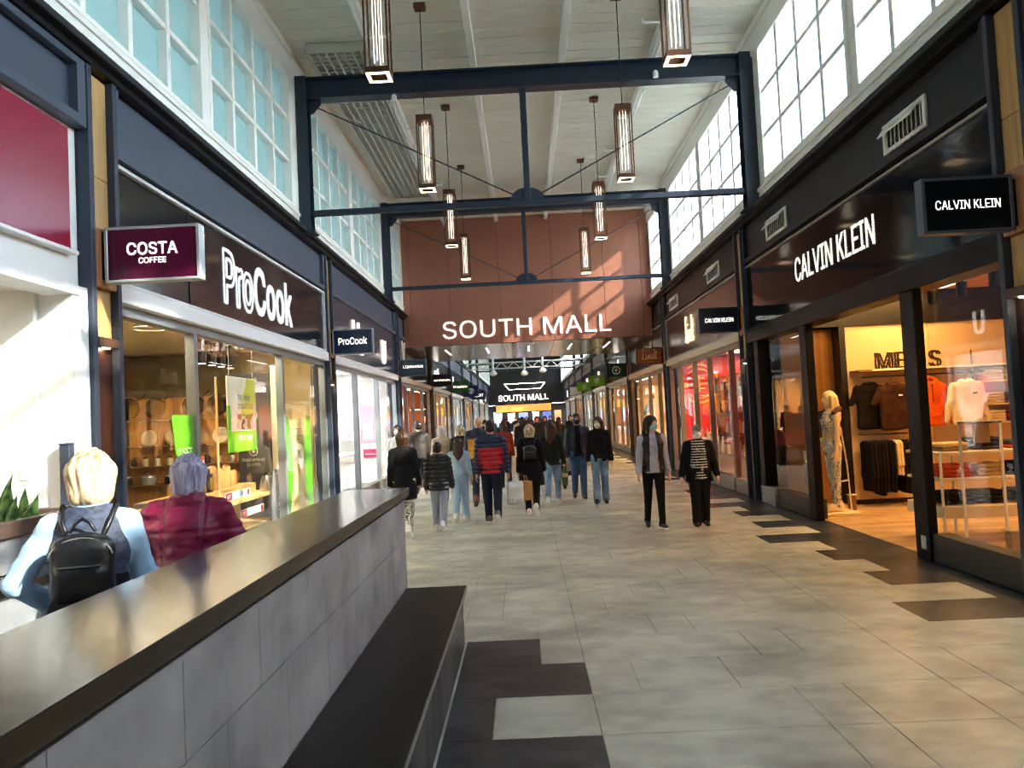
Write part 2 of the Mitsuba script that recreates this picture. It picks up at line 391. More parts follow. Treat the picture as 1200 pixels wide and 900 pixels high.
for i, c in enumerate(COLS2[:4]):
    portal(c, f'{ORD[i]} dark steel frame in the hall beyond the brown bulkhead')
for k in list(labels):
    if k.startswith('steel_frame') and 'beyond' in labels[k].get('label', ''): labels[k]['group'] = 'steel frames of the far hall'
    if k.startswith('steel_frame') and 'overhead' in labels[k].get('label', ''): labels[k]['group'] = 'steel frames near the camera'

# --- brown bulkhead with SOUTH MALL
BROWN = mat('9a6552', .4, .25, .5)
bk = struct('wall_bulkhead', 'copper brown metal panel bulkhead across the mall', 'wall')
put(bk, box(XL - .3, XR + .3, YB0 + .05, YB1, 4.2, ZC + .1), mat('3a2a24', .6))
JX = [XL - .02, -3.53, -2.26, -.63, 1.08, 2.75, 3.96, XR + .02]
for a, b in zip(JX, JX[1:]):
    part(bk, 'panel', box(a + .006, b - .006, YB0, YB0 + .05, 4.15, ZC, .004), BROWN)
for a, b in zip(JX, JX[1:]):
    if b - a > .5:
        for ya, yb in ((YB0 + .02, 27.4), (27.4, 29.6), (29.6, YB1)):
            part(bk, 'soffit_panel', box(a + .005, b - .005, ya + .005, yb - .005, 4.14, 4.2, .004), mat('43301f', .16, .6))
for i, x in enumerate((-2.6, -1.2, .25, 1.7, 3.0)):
    t = thing('soffit_light', f'{ORD[i]} strip light from the left in the brown soffit under SOUTH MALL', 'ceiling light', 'strip lights in the soffit')
    part(t, 'trim', box(x - .05, x + .05, 26.6, 28.8, 4.132, 4.142), BLACK)
    part(t, 'diffuser', MB().quad([x - .03, 26.63, 4.130], [x - .03, 28.77, 4.130], [x + .03, 28.77, 4.130], [x + .03, 26.63, 4.130]), mat('fff1d8', .5), emit=np.array(WHITE) * 6 * LAMP)
t = thing('mall_sign', 'large white lettering SOUTH MALL on the brown bulkhead', 'sign')
# ================================================================ SHOPFRONTS
def glyphs(t, h, bold=False):
    """the letters' outlines as shapely polygons in the xy plane"""
    m = meshkit.text_mesh(t, h, .01, bold)
    s = m.section(plane_origin=[0, 0, .005], plane_normal=[0, 0, 1])
    p, tr = s.to_2D()
    from shapely import affinity
    tr = np.array(tr)
    return sorted([affinity.affine_transform(q, [tr[0, 0], tr[0, 1], tr[1, 0], tr[1, 1], tr[0, 3], tr[1, 3]]) for q in p.polygons_full], key=lambda q: q.bounds[0])
def extr(poly, depth, origin, right, up):
    m = MB(); r, u = np.array(right, float), np.array(up, float); n = np.cross(r, u)
    for g in getattr(poly, 'geoms', [poly]):
        if g.is_empty: continue
        e = trimesh.creation.extrude_polygon(g, depth, engine='earcut'); v = np.array(e.vertices)
        m.add(np.array(origin, float) + v[:, :1] * r + v[:, 1:2] * u + v[:, 2:] * n, e.faces)
    return m
def letters(parent, t, h, depth, origin, right, up, mt, width=None, bold=False, emit=None, center=False, name='letter'):
    from shapely import affinity
    gs = glyphs(t, h, bold)
    x0, x1 = min(g.bounds[0] for g in gs), max(g.bounds[2] for g in gs)
    k = width / (x1 - x0) if width else 1
    off = -(x1 - x0) * k / 2 if center else 0
    for g in gs:
        g = affinity.affine_transform(g, [k, 0, 0, 1, -x0 * k + off, 0])
        part(parent, name, extr(g, depth, origin, right, up), mt, emit=emit, weight=.04)
letters(t, 'SOUTH MALL', .55, .05, (-2.51, YB0, 4.36), (1, 0, 0), (0, 0, 1), mat('f4f4f2', .4), width=5.42, emit=np.array(WHITE) * .6 * LAMP)
def wood_fn(a, b, sc=1.0):
    A, B = lin(a), lin(b)
    def fn(p, n, uv):
        q = fbm(p.x * 3 * sc + p.y * 3 * sc, p.z * .5 * sc, 2.0, 3)
        g = fbm((p.x + p.y) * 30 * sc, p.z * 1.6 * sc, 7.0, 3)
        return mix(A, B, dr.clip((q - .5) * 1.2 + (g - .5) * 1.3 + .5, 0, 1))
    return fn
matp('wood_tan', wood_fn('a98450', 'c6a064'), .45)
matp('wood_brown', wood_fn('8a5c3c', 'b07e55'), .5)
matp('wood_display', wood_fn('b58046', 'd7a462', .6), .5)
DKBROWN = mat('27140e', .35)
PFLANGE = mat('343d4c', .45, 0, .3)
UY = lambda k: 6.75 + 8.3 * k        # start of pillar k (shop unit k lies behind pillar k)
def pillar(side, k, detail):
    y0 = UY(k) if side == 'L' else UY(k) - .4; y1 = y0 + .5
    s = -1 if side == 'L' else 1
    xp = XL if side == 'L' else XR
    t = struct('pillar_' + ('left' if side == 'L' else 'right'), 'slim pillar between two shopfronts with steel edges and wooden infill' if detail else None, 'pillar' if detail else None)
    X = lambda d: xp + s * d
    part(t, 'flange', box(X(-.04), X(.3), y0, y0 + .07, 0, 5.06, .006), PFLANGE)
    part(t, 'flange', box(X(-.04), X(.3), y1 - .07, y1, 0, 5.06, .006), PFLANGE)
    zs = [(0, 1.5, DKBROWN), (1.506, 2.55, DKBROWN), (2.64, 3.08, 'wood_tan'), (3.086, 3.62, 'wood_brown'), (3.626, 4.1, 'wood_tan'), (4.106, 5.04, 'wood_tan')]
    for a, b, m in zs:
        part(t, 'panel', box(X(.03 if a != 3.086 else -.03), X(.3), y0 + .075, y1 - .075, a, b, .004), m)
    if detail:
        l = thing('pillar_downlight', detail, 'wall light')
        part(l, 'housing', box(X(-.05), X(.1), y0 + .08, y1 - .08, 2.55, 2.635, .008), mat('4a3020', .5))
        part(l, 'bulb', MB().lathe([(0, 0), (.035, .0), (.035, .01), (0, .01)], X(-.005), (y0 + y1) / 2, 2.538, 12), mat('fff0d0'), emit=np.array(WARM) * 60 * LAMP)
DET = {('L', 0): 'small warm downlight on the pillar under the maroon hanging sign', ('L', 1): 'small warm downlight on the pillar right of the cookware shop', ('R', 0): 'small warm downlight on the pillar at the right edge', ('R', 1): 'small warm downlight on the pillar left of the clothes shop'}
for side in 'LR':
    for k in range(-2, 10): pillar(side, k, DET.get((side, k)))
    # partitions between shops
    w = struct('wall_partition_' + ('left' if side == 'L' else 'right'), 'plain wall between two shops', 'wall')
    for k in range(-2, 10):
        y0 = UY(k) if side == 'L' else UY(k) - .4
        a, b = (XL - 9, XL - .3) if side == 'L' else (XR + .3, XR + 9)
        part(w, 'partition', box(a, b, y0 + .1, y0 + .4, 0, 4.98), mat('d8d2c6', .7))

def front(side, k, label, name='shopfront', sign='1c1d20', frame='d5d8da', head='c9cdcb', posts=(0, 2.6, 5.2, 7.8), post_mat=None, open_bays=(), fascia=None, plinth=('44443f', .28), glass_top=2.9, ya=None, yb=None, gloss=.12, bm=None, pd=.17):
    """one shop unit's face; posts are offsets along y from the unit's start"""
    s = -1 if side == 'L' else 1
    xp = XL if side == 'L' else XR
    X = lambda d: xp + s * d
    y0 = ya if ya is not None else (UY(k) + .5 if side == 'L' else UY(k) + .1)
    y1 = yb if yb is not None else (UY(k + 1) if side == 'L' else UY(k + 1) - .4)
    t = thing(name, label, 'shop front')
    fm = fascia or SLATE
    part(t, 'fascia', box(X(.06), X(.3), y0, y1, 4.44, 5.06, .006), fm)
    e = MB().box(X(-.01), X(.3), y0, y0 + .1, 4.40, 5.06, .006).box(X(-.01), X(.3), y1 - .1, y1, 4.40, 5.06, .006).box(X(-.01), X(.3), y0, y1, 4.38, 4.46, .006)
    part(t, 'fascia_frame', e, fm)
    part(t, 'sign_board', box(X(.05), X(.3), y0, y1, 3.17, 4.385, .004), bm or mat(sign, gloss, 0, .28))
    if frame:
        w = .035
        f = MB().box(X(.0), X(.06), y0 + .02, y1 - .02, 4.3, 4.3 + w).box(X(.0), X(.06), y0 + .02, y1 - .02, 3.175, 3.175 + w).box(X(.0), X(.06), y0 + .02, y0 + .02 + w, 3.175, 4.335).box(X(.0), X(.06), y1 - .02 - w, y1 - .02, 3.175, 4.335)
        part(t, 'sign_frame', f, mat(frame, .4))
    part(t, 'head_rail', box(X(-.03), X(.28), y0, y1, 3.0 if head else 2.9, 3.165, .008), mat(head or '0b0c0e', .4, 0, .4 if head else .15))
    part(t, 'head_rail', box(X(.06), X(.2), y0, y1, glass_top, 3.0, .005), post_mat or ALU)
    pz = plinth[1]
    pl = [0] + [p for p in posts if 0 < p < y1 - y0 - .1] + [y1 - y0 - .09]
    pm = post_mat or ALU
    for p in pl: part(t, 'post', box(X(.05), X(pd), y0 + p, y0 + p + .09, 0, glass_top, .006), pm)
    for i, (a, b) in enumerate(zip(pl, pl[1:])):
        if i in open_bays: continue
        part(t, 'plinth', box(X(.03), X(.22), y0 + a + .09, y0 + b, 0, pz, .006), mat(plinth[0], .35))
        part(t, 'pane', MB().quad([X(.11), y0 + a + .09, pz], [X(.11), y0 + b, pz], [X(.11), y0 + b, glass_top], [X(.11), y0 + a + .09, glass_top]), 'glass')
    return t, X, y0, y1
def room(side, k, depth=7.0, wall='d9c9ab', ceil='cfc6b4', lamp=WARM, power=6.0, h=3.25, ya=None, yb=None, floor=None, lampbox=None, who=None):
    s = -1 if side == 'L' else 1
    xp = XL if side == 'L' else XR
    X = lambda d: xp + s * d
    y0 = ya if ya is not None else (UY(k) + .4 if side == 'L' else UY(k)); y1 = yb if yb is not None else (UY(k + 1) + .1 if side == 'L' else UY(k + 1) - .3)
    r = struct('shop_room', 'interior of a shop behind its glass', 'room')
    wm = mat(wall, .7)
    part(r, 'back_wall', box(X(depth), X(depth + .1), y0, y1, 0, h), wm)
    part(r, 'side_wall', box(X(.35), X(depth), y0, y0 + .05, 0, h), wm)
    part(r, 'side_wall', box(X(.35), X(depth), y1 - .05, y1, 0, h), wm)
    part(r, 'room_ceiling', box(X(.2), X(depth), y0, y1, h, h + .08), mat(ceil, .7))
    if floor: part(r, 'room_floor', box(X(.25), X(depth), y0, y1, -.004, .003), floor)
    if power:
        a, b, c, d = lampbox or (1.2, 5.0, y0 + 1.2, y1 - 1.2)
        l = thing('shop_ceiling_light', 'flat ceiling light inside the ' + (who or f'{"left" if side == "L" else "right"} hand shop, {ORD[k + 2]} along from behind the camera'), 'ceiling light', 'ceiling lights inside the shops')
        part(l, 'rim', box(X(a - .03), X(b + .03), c - .03, d + .03, h - .025, h - .004), mat('c8c4ba', .6))
        q = [[X(a), c, h - .027], [X(b), c, h - .027], [X(b), d, h - .027], [X(a), d, h - .027]]
        if s < 0: q = q[::-1]
        part(l, 'diffuser', MB().quad(*q[::-1]), mat('fff4e0', .5), emit=np.array(lamp) * power * LAMP)
    return r
# the ledge that runs along above all fascias
for side, s, xp in (('left', -1, XL), ('right', 1, XR)):
    t = struct('trim_' + side, 'dark projecting ledge above the shop fascias', 'ledge')
    for ya, yb in ((Y0, YB0 + .02), (YB1 - 6.6, YE)):
        part(t, 'ledge', box(xp - s * .14, xp + s * .3, ya, yb, 5.13, 5.2, .008), LEDGE)
        part(t, 'ledge', box(xp - s * .06, xp + s * .3, ya, yb, 5.06, 5.13), BLACK)

# --- left 1: cookware shop
t, X, y0, y1 = front('L', 0, 'cookware shop front with black sign, white rails and three tall panes on the left', sign='1a1b1f', posts=(1.8, 5.1), head='f2f4f3')
part(t, 'sign_panel', box(X(.035), X(.06), 8.95, 8.97, 3.22, 4.3), mat('2c2e33', .2))
for g in glyphs('Pro', .66, True):
    from shapely import affinity
    g = affinity.affine_transform(g, [.78, 0, 0, 1, 0, 0])
    part(t, 'letter', extr(g.buffer(.02).difference(g.buffer(-.022)), .014, (X(.05), 9.95, 3.43), (0, 1, 0), (0, 0, 1)), mat('f4f6f6', .4), emit=np.array(COOL) * .3 * LAMP, weight=.04)
gp = glyphs('Pro', .66, True); xw = max(g.bounds[2] for g in gp)
for g in glyphs('Cook', .66, True): part(t, 'letter', extr(affinity.affine_transform(g, [.82, 0, 0, 1, 0, 0]), .014, (X(.05), 9.95 + .78 * xw + .02, 3.43), (0, 1, 0), (0, 0, 1)), mat('f4f6f6', .4), emit=np.array(COOL) * .3 * LAMP, weight=.04)
room('L', 0, 5.6, wall='b9a77c', ceil='ddd2b4', lamp=(1, .80, .5), power=9, lampbox=(.4, 1.15, 7.6, 14.4), who='cookware shop, above its window')
# --- left 2: white shop
t, X, y0, y1 = front('L', 1, 'white lit shop front with a grey sign board left of the brown bulkhead', sign='3a404c', frame=None, posts=(2.3, 4.9), head='e0e3e1')
letters(t, 'LL', .7, .04, (X(.05), 17.6, 3.4), (0, 1, 0), (0, 0, 1), mat('f2f2ee', .4), bold=True, emit=np.array(WHITE) * .8 * LAMP)
letters(t, 'U', .6, .04, (X(.05), 21.2, 3.4), (0, 1, 0), (0, 0, 1), mat('f2f2ee', .4), bold=True, emit=np.array(WHITE) * .8 * LAMP)
room('L', 1, 3.2, wall='eef0ee', ceil='e8e8e4', lamp=(1, .98, .95), power=6, lampbox=(.6, 2.6, 16.4, 22.6), who='white shop')
# --- left 3 (partly under the bulkhead)
t, X, y0, y1 = front('L', 2, 'shop front with orange lit interior beyond the white shop', sign='26282e', frame=None, posts=(1.6, 3.2, 5.6), head='b9b3a6')
letters(t, 'Y', .8, .04, (X(.05), 24.6, 3.5), (0, 1, 0), (0, 0, 1), mat('f2f2ee', .4), bold=True)
room('L', 2, 4, wall='d9853f', ceil='cfc6b4', lamp=WARM, power=5, who='orange lit shop beyond the white shop')
# --- left front: coffee shop (runs out of the picture)
cof = thing('coffee_shop_front', 'white coffee shop front with a large plain crimson sign panel', 'shop front')
WSH = mat('eef1f2', .4)
X = lambda d: XL - d
yA, yB = -1.35, 6.74
part(cof, 'fascia', box(X(.06), X(.3), yA, yB, 4.55, 5.06, .006), SLATE)
part(cof, 'fascia_frame', box(X(-.03), X(.3), yB - .12, yB, 4.46, 5.06, .006).box(X(-.03), X(.3), yA, yB, 4.46, 4.56, .008).box(X(-.03), X(.05), yA, yB, 4.99, 5.06, .006), SLATE)
part(cof, 'sign_panel', box(X(.0), X(.08), yA, 6.5, 3.34, 4.38, .004), mat('8f1238', .22, 0, .6))
part(cof, 'white_backing', box(X(.08), X(.3), yA, yB, 3.05, 4.46, .006), WSH)
part(cof, 'canopy_lip', box(X(-.06), X(.2), yA, 6.52, 3.29, 3.325, .006), WSH)
part(cof, 'canopy', box(X(.02), X(.3), yA, 6.5, 3.0, 3.29, .01), WSH)
part(cof, 'canopy_lip', box(X(-.02), X(.24), yA, 6.6, 2.96, 3.0, .006), WSH)
part(cof, 'white_pier', box(X(.0), X(.3), 6.5, 6.74, 0, 3.05, .006), WSH)
ws = struct('wall_coffee_shop', 'white return wall of the coffee shop, sunlit', 'wall')
put(ws, box(X(.3), X(5.5), 6.45, 6.7, 0, 3.0), mat('eceeec', .6))
part(ws, 'switch_plate', box(X(.36), X(.44), 6.44, 6.45, 1.42, 1.54, .004), mat('dcdfdf', .4))
k = thing('card_holder', 'narrow dark navy box fixed to the white pier beside the blonde woman', 'box'); part(k, 'case', box(-3.85, -3.76, 6.42, 6.497, 1.2, 1.7, .008), mat('2c3648', .45)); part(k, 'lid', box(-3.855, -3.755, 6.415, 6.497, 1.7, 1.715, .004), mat('3a4558', .45))
room('L', -1, 5.5, wall='e2ddd2', ceil='e8e4da', lamp=(1, .86, .65), power=2.5, ya=-1.6, yb=6.72, h=3.0, who='coffee shop')
for k in (-2,): front('L', k, 'shop front on the left behind the camera', posts=(2.6, 5.2)); room('L', k, 4)

# --- right 1: clothes shop
t, X, y0, y1 = front('R', 0, 'black clothes shop front with white lettering and an open entrance on the right', sign='0b0c0f', frame=None, head=None, posts=(1.61, 4.92), pd=.1, post_mat=mat('08080a', .4, 0, .15), open_bays=(1,), fascia=mat('1d1f25', .5, 0, .3), plinth=('24241f', .3), gloss=.07)  # fascia: the slate again, its shade painted in as a darker colour
part(t, 'sign_edge', box(X(.02), X(.06), y0, y1, 4.3, 4.33), mat('9a9a98', .3, .5))
part(t, 'door_post', box(X(.0), X(.09), 8.46, 8.76, 0, 2.95, .01), mat('08080a', .4, 0, .15))
part(t, 'door_post', box(X(.0), X(.12), 11.7, 11.98, 0, 2.95, .01), mat('08080a', .4, 0, .15))
part(t, 'plinth_block', box(X(-.02), X(.22), 13.55, 14.3, 0, .3, .006), mat('8a8a86', .35))
part(t, 'dark_jamb', box(X(.0), X(.25), 14.1, 14.35, .3, 3.0, .008), mat('08080a', .4, 0, .15))
part(t, 'socket_plate', box(X(-.012), X(.0), 8.52, 8.62, .12, .26, .004), mat('c8c8c4', .4))
letters(t, 'CALVIN KLEIN', .36, .012, (X(.05), 12.08, 3.6), (0, -1, 0), (0, 0, 1), mat('f6f6f4', .4), width=2.74, emit=np.array(WHITE) * .5 * LAMP)
# --- right 2: chocolate shop
t, X, y0, y1 = front('R', 1, 'chocolate shop front with brown sign and red interior beyond the clothes shop', sign='3c2a26', frame='8d8a84', head='cbbfa8', posts=(1.1, 3.0, 4.6, 6.4), post_mat=mat('857a6c', .45, .3), fascia=mat('241f21', .5, 0, .3), plinth=('7a7266', .28), gloss=.16)  # fascia colour darkened to paint in the shade of this side
def stroke(pts, r): return MB().tube(pts, r, 6)
def script_word(parent, origin, right, h, mt, emit=None):
    """joined up hand lettering: Lindt"""
    o, r, u = np.array(origin, float), np.array(right, float), np.array([0, 0, 1.]); n = np.cross(r, u)
    W = {'L': [(.30, 1.0), (.22, 1.08), (.12, 1.0), (.16, .7), (.12, .3), (.0, .02), (.1, .1), (.3, .0), (.42, .08)],
         'i': [(.42, .08), (.5, .5), (.47, .1), (.55, .03), (.62, .2)], 'n': [(.62, .2), (.68, .5), (.66, .03), (.7, .4), (.8, .5), (.82, .1), (.9, .05), (.95, .2)],
         'd': [(1.2, .45), (1.05, .5), (.96, .2), (1.05, .02), (1.18, .2), (1.28, 1.05), (1.2, .15), (1.3, .05)], 't': [(1.42, .9), (1.36, .2), (1.44, .02), (1.55, .15)], 'bar': [(1.3, .6), (1.56, .62)], 'dot': [(.52, .72), (.54, .74)]}
    for k, p in W.items():
        part(parent, 'letter', stroke([o + r * a * h + u * b * h + n * .02 for a, b in p], .042 * h), mt, emit=emit)
script_word(t, (X(.05), 20.3, 3.42), (0, -1, 0), .62, mat('f4ead8', .4), np.array(WARM) * .8 * LAMP)
room('R', 1, 5, wall='b31810', ceil='d08a50', lamp=(1, .62, .32), power=7, who='chocolate shop')
# --- right 3
t, X, y0, y1 = front('R', 2, 'brown signed shop front with a pale lit poster window under the bulkhead', sign='33241f', frame='8d8a84', head='c8b692', posts=(1.5, 3.4, 5.6), post_mat=mat('857a6c', .45, .3), fascia=mat('241f21', .5, 0, .3), plinth=('7a7266', .28))  # shade of the right side put into this fascia colour too
letters(t, 'and', .55, .04, (X(.05), 27.0, 3.45), (0, -1, 0), (0, 0, 1), mat('f4ead8', .4), bold=True)
room('R', 2, 4, wall='d8c08a', ceil='cfc6b4', lamp=AMBER, power=6, who='shop with the cream poster')
for k in (-1, -2): front('R', k, 'shop front on the right beside the camera' if k == -1 else 'shop front on the right behind the camera', head='8a8478', posts=(2.6, 5.2), fascia=mat('34363d', .45)); room('R', k, 5, lamp=WHITE, power=2)  # fascia: darker copy of the slate, shade put into its colour

# --- the shops of the far hall
FAR = {'L': [('black unit sign', 'e9c9a0', AMBER), ('grey sign', 'e8e8e4', WHITE), ('dark sign', 'd8b070', AMBER), ('navy sign', 'e0e0e0', COOL), ('black sign', 'e4d2b0', WARM), ('slate sign', 'dcdcd8', WHITE)],
       'R': [('green sign', 'd9a060', AMBER), ('lime sign', 'e0c8a0', WARM), ('brown sign', 'e8dcc4', WHITE), ('black sign', 'c8804a', AMBER), ('tan sign', 'e0d0b0', WARM), ('dark sign', 'dcdcd8', WHITE)]}
for side in 'LR':
    for i, (nm, wc, lc) in enumerate(FAR[side]):
        k = 3 + i
        t, X, y0, y1 = front(side, k, f'{ORD[i]} shop front beyond the brown bulkhead on the {"left" if side == "L" else "right"}', sign=['26282c', '34383e', '2b2320', '1d222c'][i % 4], frame=None,
                             head=['a8a296', 'd8dad8', '7f7a72'][i % 3], posts=(1.7, 3.4, 5.6), plinth=('55524c', .28), fascia=SLATE if side == 'L' else mat('5c4a3c', .4))
        letters(t, ['and', 'LL', 'HO', 'CO', 'UN', 'ME'][i], .6, .04, (X(.05), y0 + (1.5 if side == 'L' else 4.5), 3.45), (0, 1 if side == 'L' else -1, 0), (0, 0, 1), mat('f2f2ea', .4), bold=True, emit=np.array(WHITE) * .8 * LAMP)
        room(side, k, 3.0, wall=wc, lamp=lc, power=7, lampbox=(.5, 2.5, y0 + 1, y1 - 1), who=f'{ORD[i]} {"left" if side == "L" else "right"} hand shop beyond the bulkhead')

# --- hanging (projecting) signs
def blade(side, yc, z0, z1, color, label, edge='6a7078', w=.8, lines=(), emblem=None):
    s = 1 if side == 'L' else -1
    xa = (XL + .06) if side == 'L' else (XR - .06)
    xb = xa + s * w
    lo, hi = min(xa, xb), max(xa, xb)
    t = thing('projecting_sign', label, 'sign')
    part(t, 'face', box(lo + .03, hi - .03, yc - .05, yc + .05, z0 + .025, z1 - .025), mat(color, .2, 0, .6))
    f = MB().box(lo, hi, yc - .06, yc + .06, z1 - .025, z1, .004).box(lo, hi, yc - .06, yc + .06, z0, z0 + .025, .004).box(lo, lo + .03, yc - .06, yc + .06, z0, z1, .004).box(hi - .03, hi, yc - .06, yc + .06, z0, z1, .004)
    part(t, 'frame', f, mat(edge, .35, .3))
    part(t, 'bracket', box(xa - s * .12, xa + s * .0, yc - .04, yc + .04, z0 + .04, z1 - .04), BLACK)
    for tx, h, dz, width, bold in lines:
        letters(t, tx, h, .006, ((lo + hi) / 2, yc - .05, z0 + dz), (1, 0, 0), (0, 0, 1), mat('f8f8f6', .4), width=width, bold=bold, center=True, emit=np.array(WHITE) * 1.0 * LAMP)
    if emblem:
        import shapely.geometry as sg
        c = sg.Point(0, 0).buffer(emblem[0]); ring = c.difference(sg.Point(0, 0).buffer(emblem[0] * .75)).union(sg.box(-.02, -emblem[0] * .5, .02, emblem[0] * .5)).union(sg.box(-emblem[0] * .4, -.02, emblem[0] * .4, .02))
        part(t, 'emblem', extr(ring, .006, ((lo + hi) / 2, yc - .05, (z0 + z1) / 2), (1, 0, 0), (0, 0, 1)), mat(emblem[1], .4))
    return t
blade('L', 6.97, 3.12, 3.62, '4e0a2c', 'maroon hanging sign reading COSTA COFFEE on the nearest left pillar', 'b9c2c8', .86, [('COSTA', .105, .245, .46, True), ('COFFEE', .05, .165, .25, True)])
blade('L', 15.3, 3.12, 3.62, '16284a', 'dark blue hanging sign reading ProCook on the second left pillar', '9aa4ae', .8, [('ProCook', .13, .2, .56, True)])
blade('L', 23.6, 3.12, 3.62, '1d3440', 'teal grey hanging sign on the third left pillar', '4a555c', .8, [('LIBRARIES', .07, .25, .6, True)])
blade('L', 31.9, 3.12, 3.62, '2a2748', 'purple navy hanging sign on the fourth left pillar', '4a4a58', .8, [('BEAVERBROOKS', .07, .22, .66, True)])
blade('L', 40.2, 3.12, 3.7, '12601c', 'green hanging sign on the left of the far hall', '2a4a2a', .9, [('Mountain', .12, .25, .7, True)])
blade('L', 48.5, 3.12, 3.8, '1c2050', 'navy hanging sign with a white emblem on the left of the far hall', '2a2a4a', .9, emblem=(.16, 'f0f0f0'))
blade('L', 56.8, 3.12, 3.8, '1a1e50', 'farthest navy hanging sign on the left', '2a2a4a', .9, [('NEXT', .2, .2, .6, True)])
blade('R', 6.6, 3.1, 3.57, '0a0c12', 'black hanging sign reading CALVIN KLEIN on the nearest right pillar', '59606c', .76, [('CALVIN KLEIN', .075, .2, .54, False)])
blade('R', 15.0, 3.16, 3.64, '131c2c', 'black hanging sign reading CALVIN KLEIN on the second right pillar', '3a4250', .76, [('CALVIN KLEIN', .075, .2, .54, True)])
tb = blade('R', 23.35, 3.1, 3.6, '8a3c18', 'brown hanging sign with gold script on the third right pillar', '3a2418', .78)
script_word(tb, (XR - .68, 23.285, 3.25), (1, 0, 0), .3, mat('d9b070', .4))
blade('R', 31.7, 3.14, 3.7, '0e3a30', 'dark green hanging sign with a round white emblem on the right', '2a3a34', .8, emblem=(.17, 'e8efe8'))
blade('R', 40.0, 3.1, 3.66, '6fae1c', 'nearer of two lime green hanging signs on the right', '5a8a20', .85, emblem=(.13, 'ffffff'))
blade('R', 48.3, 3.1, 3.66, '66a81c', 'farther of two lime green hanging signs on the right', '5a8a20', .85, emblem=(.13, 'ffffff'))
blade('R', 56.6, 3.1, 3.7, 'e2e6e6', 'white hanging sign on the right of the far hall', '9aa0a0', .85)
# --- white vents in the right fascia
for i, (ya, yb) in enumerate(((8.0, 8.95), (12.3, 13.35), (16.6, 17.7), (21.1, 22.3))):
    t = thing('wall_vent', ['nearest', 'second', 'third', 'farthest'][i] + ' white ventilation grille in the dark fascia above the right shops', 'vent')
    xf = XR + .06; z0, z1 = 4.52, 4.86
    f = MB().box(xf - .03, xf, ya, yb, z1 - .05, z1, .004).box(xf - .03, xf, ya, yb, z0, z0 + .05, .004).box(xf - .03, xf, ya, ya + .06, z0, z1, .004).box(xf - .03, xf, yb - .06, yb, z0, z1, .004)
    part(t, 'frame', f, WHITE_P)
    part(t, 'duct', box(xf - .01, xf + .0, ya + .06, yb - .06, z0 + .05, z1 - .05), mat('3a3a3a', .7))
    n = 9
    for j in range(n):
        y = ya + .1 + (yb - ya - .2) * j / (n - 1)
        part(t, 'louvre', MB().prism([(xf - .03, y - .012), (xf - .005, y + .012), (xf - .005, y + .03), (xf - .03, y + .006)], 2, z0 + .05, z1 - .05), WHITE_P)
    part(t, 'hood', MB().prism([(xf, z1), (xf - .1, z1 - .13), (xf - .1, z1 - .15), (xf, z1 - .02)][::-1], 1, ya + .15, yb - .02), WHITE_P)

# --- far end of the mall: dark board with SOUTH MALL, orange light below
en = struct('wall_end', 'dark board closing the far end of the mall', 'wall')
put(en, box(XL - 2, XR + 2, YE, YE + .3, 3.15, ZC + .3), mat('1d1917', .5))
part(en, 'back_wall', box(-14, 16, YE + 8, YE + 8.3, 0, ZC), mat('2a2624', .7))
part(en, 'soffit', box(-14, 16, YE + .3, YE + 8, 3.15, 3.3), mat('c9a070', .6))
t = thing('mall_sign', 'small distant white lettering SOUTH MALL on the dark board at the far end', 'sign')
letters(t, 'SOUTH MALL', .62, .05, (-2.9, YE, 3.55), (1, 0, 0), (0, 0, 1), mat('f4f4f2', .4), width=5.6, bold=True, emit=np.array(WHITE) * 2.5 * LAMP)
t = thing('orange_light_band', 'long orange lit band under the distant dark board', 'light panel')
part(t, 'diffuser', box(-3.2, 3.0, YE + .2, YE + .28, 2.3, 3.1), mat('e08a3a', .6), emit=np.array((1, .42, .1)) * .55 * LAMP)
part(t, 'frame', box(-3.3, 3.1, YE + .28, YE + .4, 2.2, 3.16), BLACK)
for k in range(3):
    t = thing('ceiling_light', ['left', 'middle', 'right'][k] + ' flat light panel under the far end soffit', 'ceiling light', 'lights under the far end soffit')
    part(t, 'diffuser', MB().quad([-5 + 4 * k, YE + 2, 3.14], [-5 + 4 * k, YE + 6, 3.14], [-2 + 4 * k, YE + 6, 3.14], [-2 + 4 * k, YE + 2, 3.14]), mat('fff4e0'), emit=np.array(WHITE) * 8 * LAMP)
# skewed rectangular light ring and pendant lamps in the far hall
t = thing('ring_light', 'white lit rectangular ring light hung above the far hall', 'ceiling light')
zr, yr = 4.35, 62.0
rr = MB()
P_ = [(-1.5, yr), (1.7, yr), (1.6, yr + 13), (-1.4, yr + 13)]
for a, b in zip(P_, P_[1:] + P_[:1]):
    rr.tube([[*a, zr], [*b, zr]], .045, 6)
part(t, 'tube', rr, mat('ffffff'), emit=np.array(WHITE) * 3 * LAMP)
for a in P_: part(t, 'cable', MB().tube([[*a, zr], [*a, ZC]], .012, 5), BLACK)
for i, (x, y, zb) in enumerate(((-1.7, 45, 4.15), (.1, 45.5, 4.1), (1.2, 47, 4.3))):
    t = thing('pendant_lamp', ['left', 'middle', 'right'][i] + ' white pendant lamp hanging in the far hall above the crowd', 'lamp')
    part(t, 'shade', MB().lathe([(0, 0), (.1, .01), (.2, .08), (.22, .16), (.14, .26), (.06, .34), (.07, 1.1), (.0, 1.12)], x, y, zb, 14), mat('e8e8e6', .4), smooth=40)
    part(t, 'cord', MB().tube([[x, y, zb + 1.1], [x, y, ZC]], .015, 5), WHITE_P)
t = thing('lattice_beam', 'pale lattice beam across the far hall behind the pendant lamps', 'beam')
m = MB(); yl = 50.0
m.box(XL, XR, yl - .08, yl + .08, 5.2, 5.28).box(XL, XR, yl - .08, yl + .08, 4.82, 4.9)
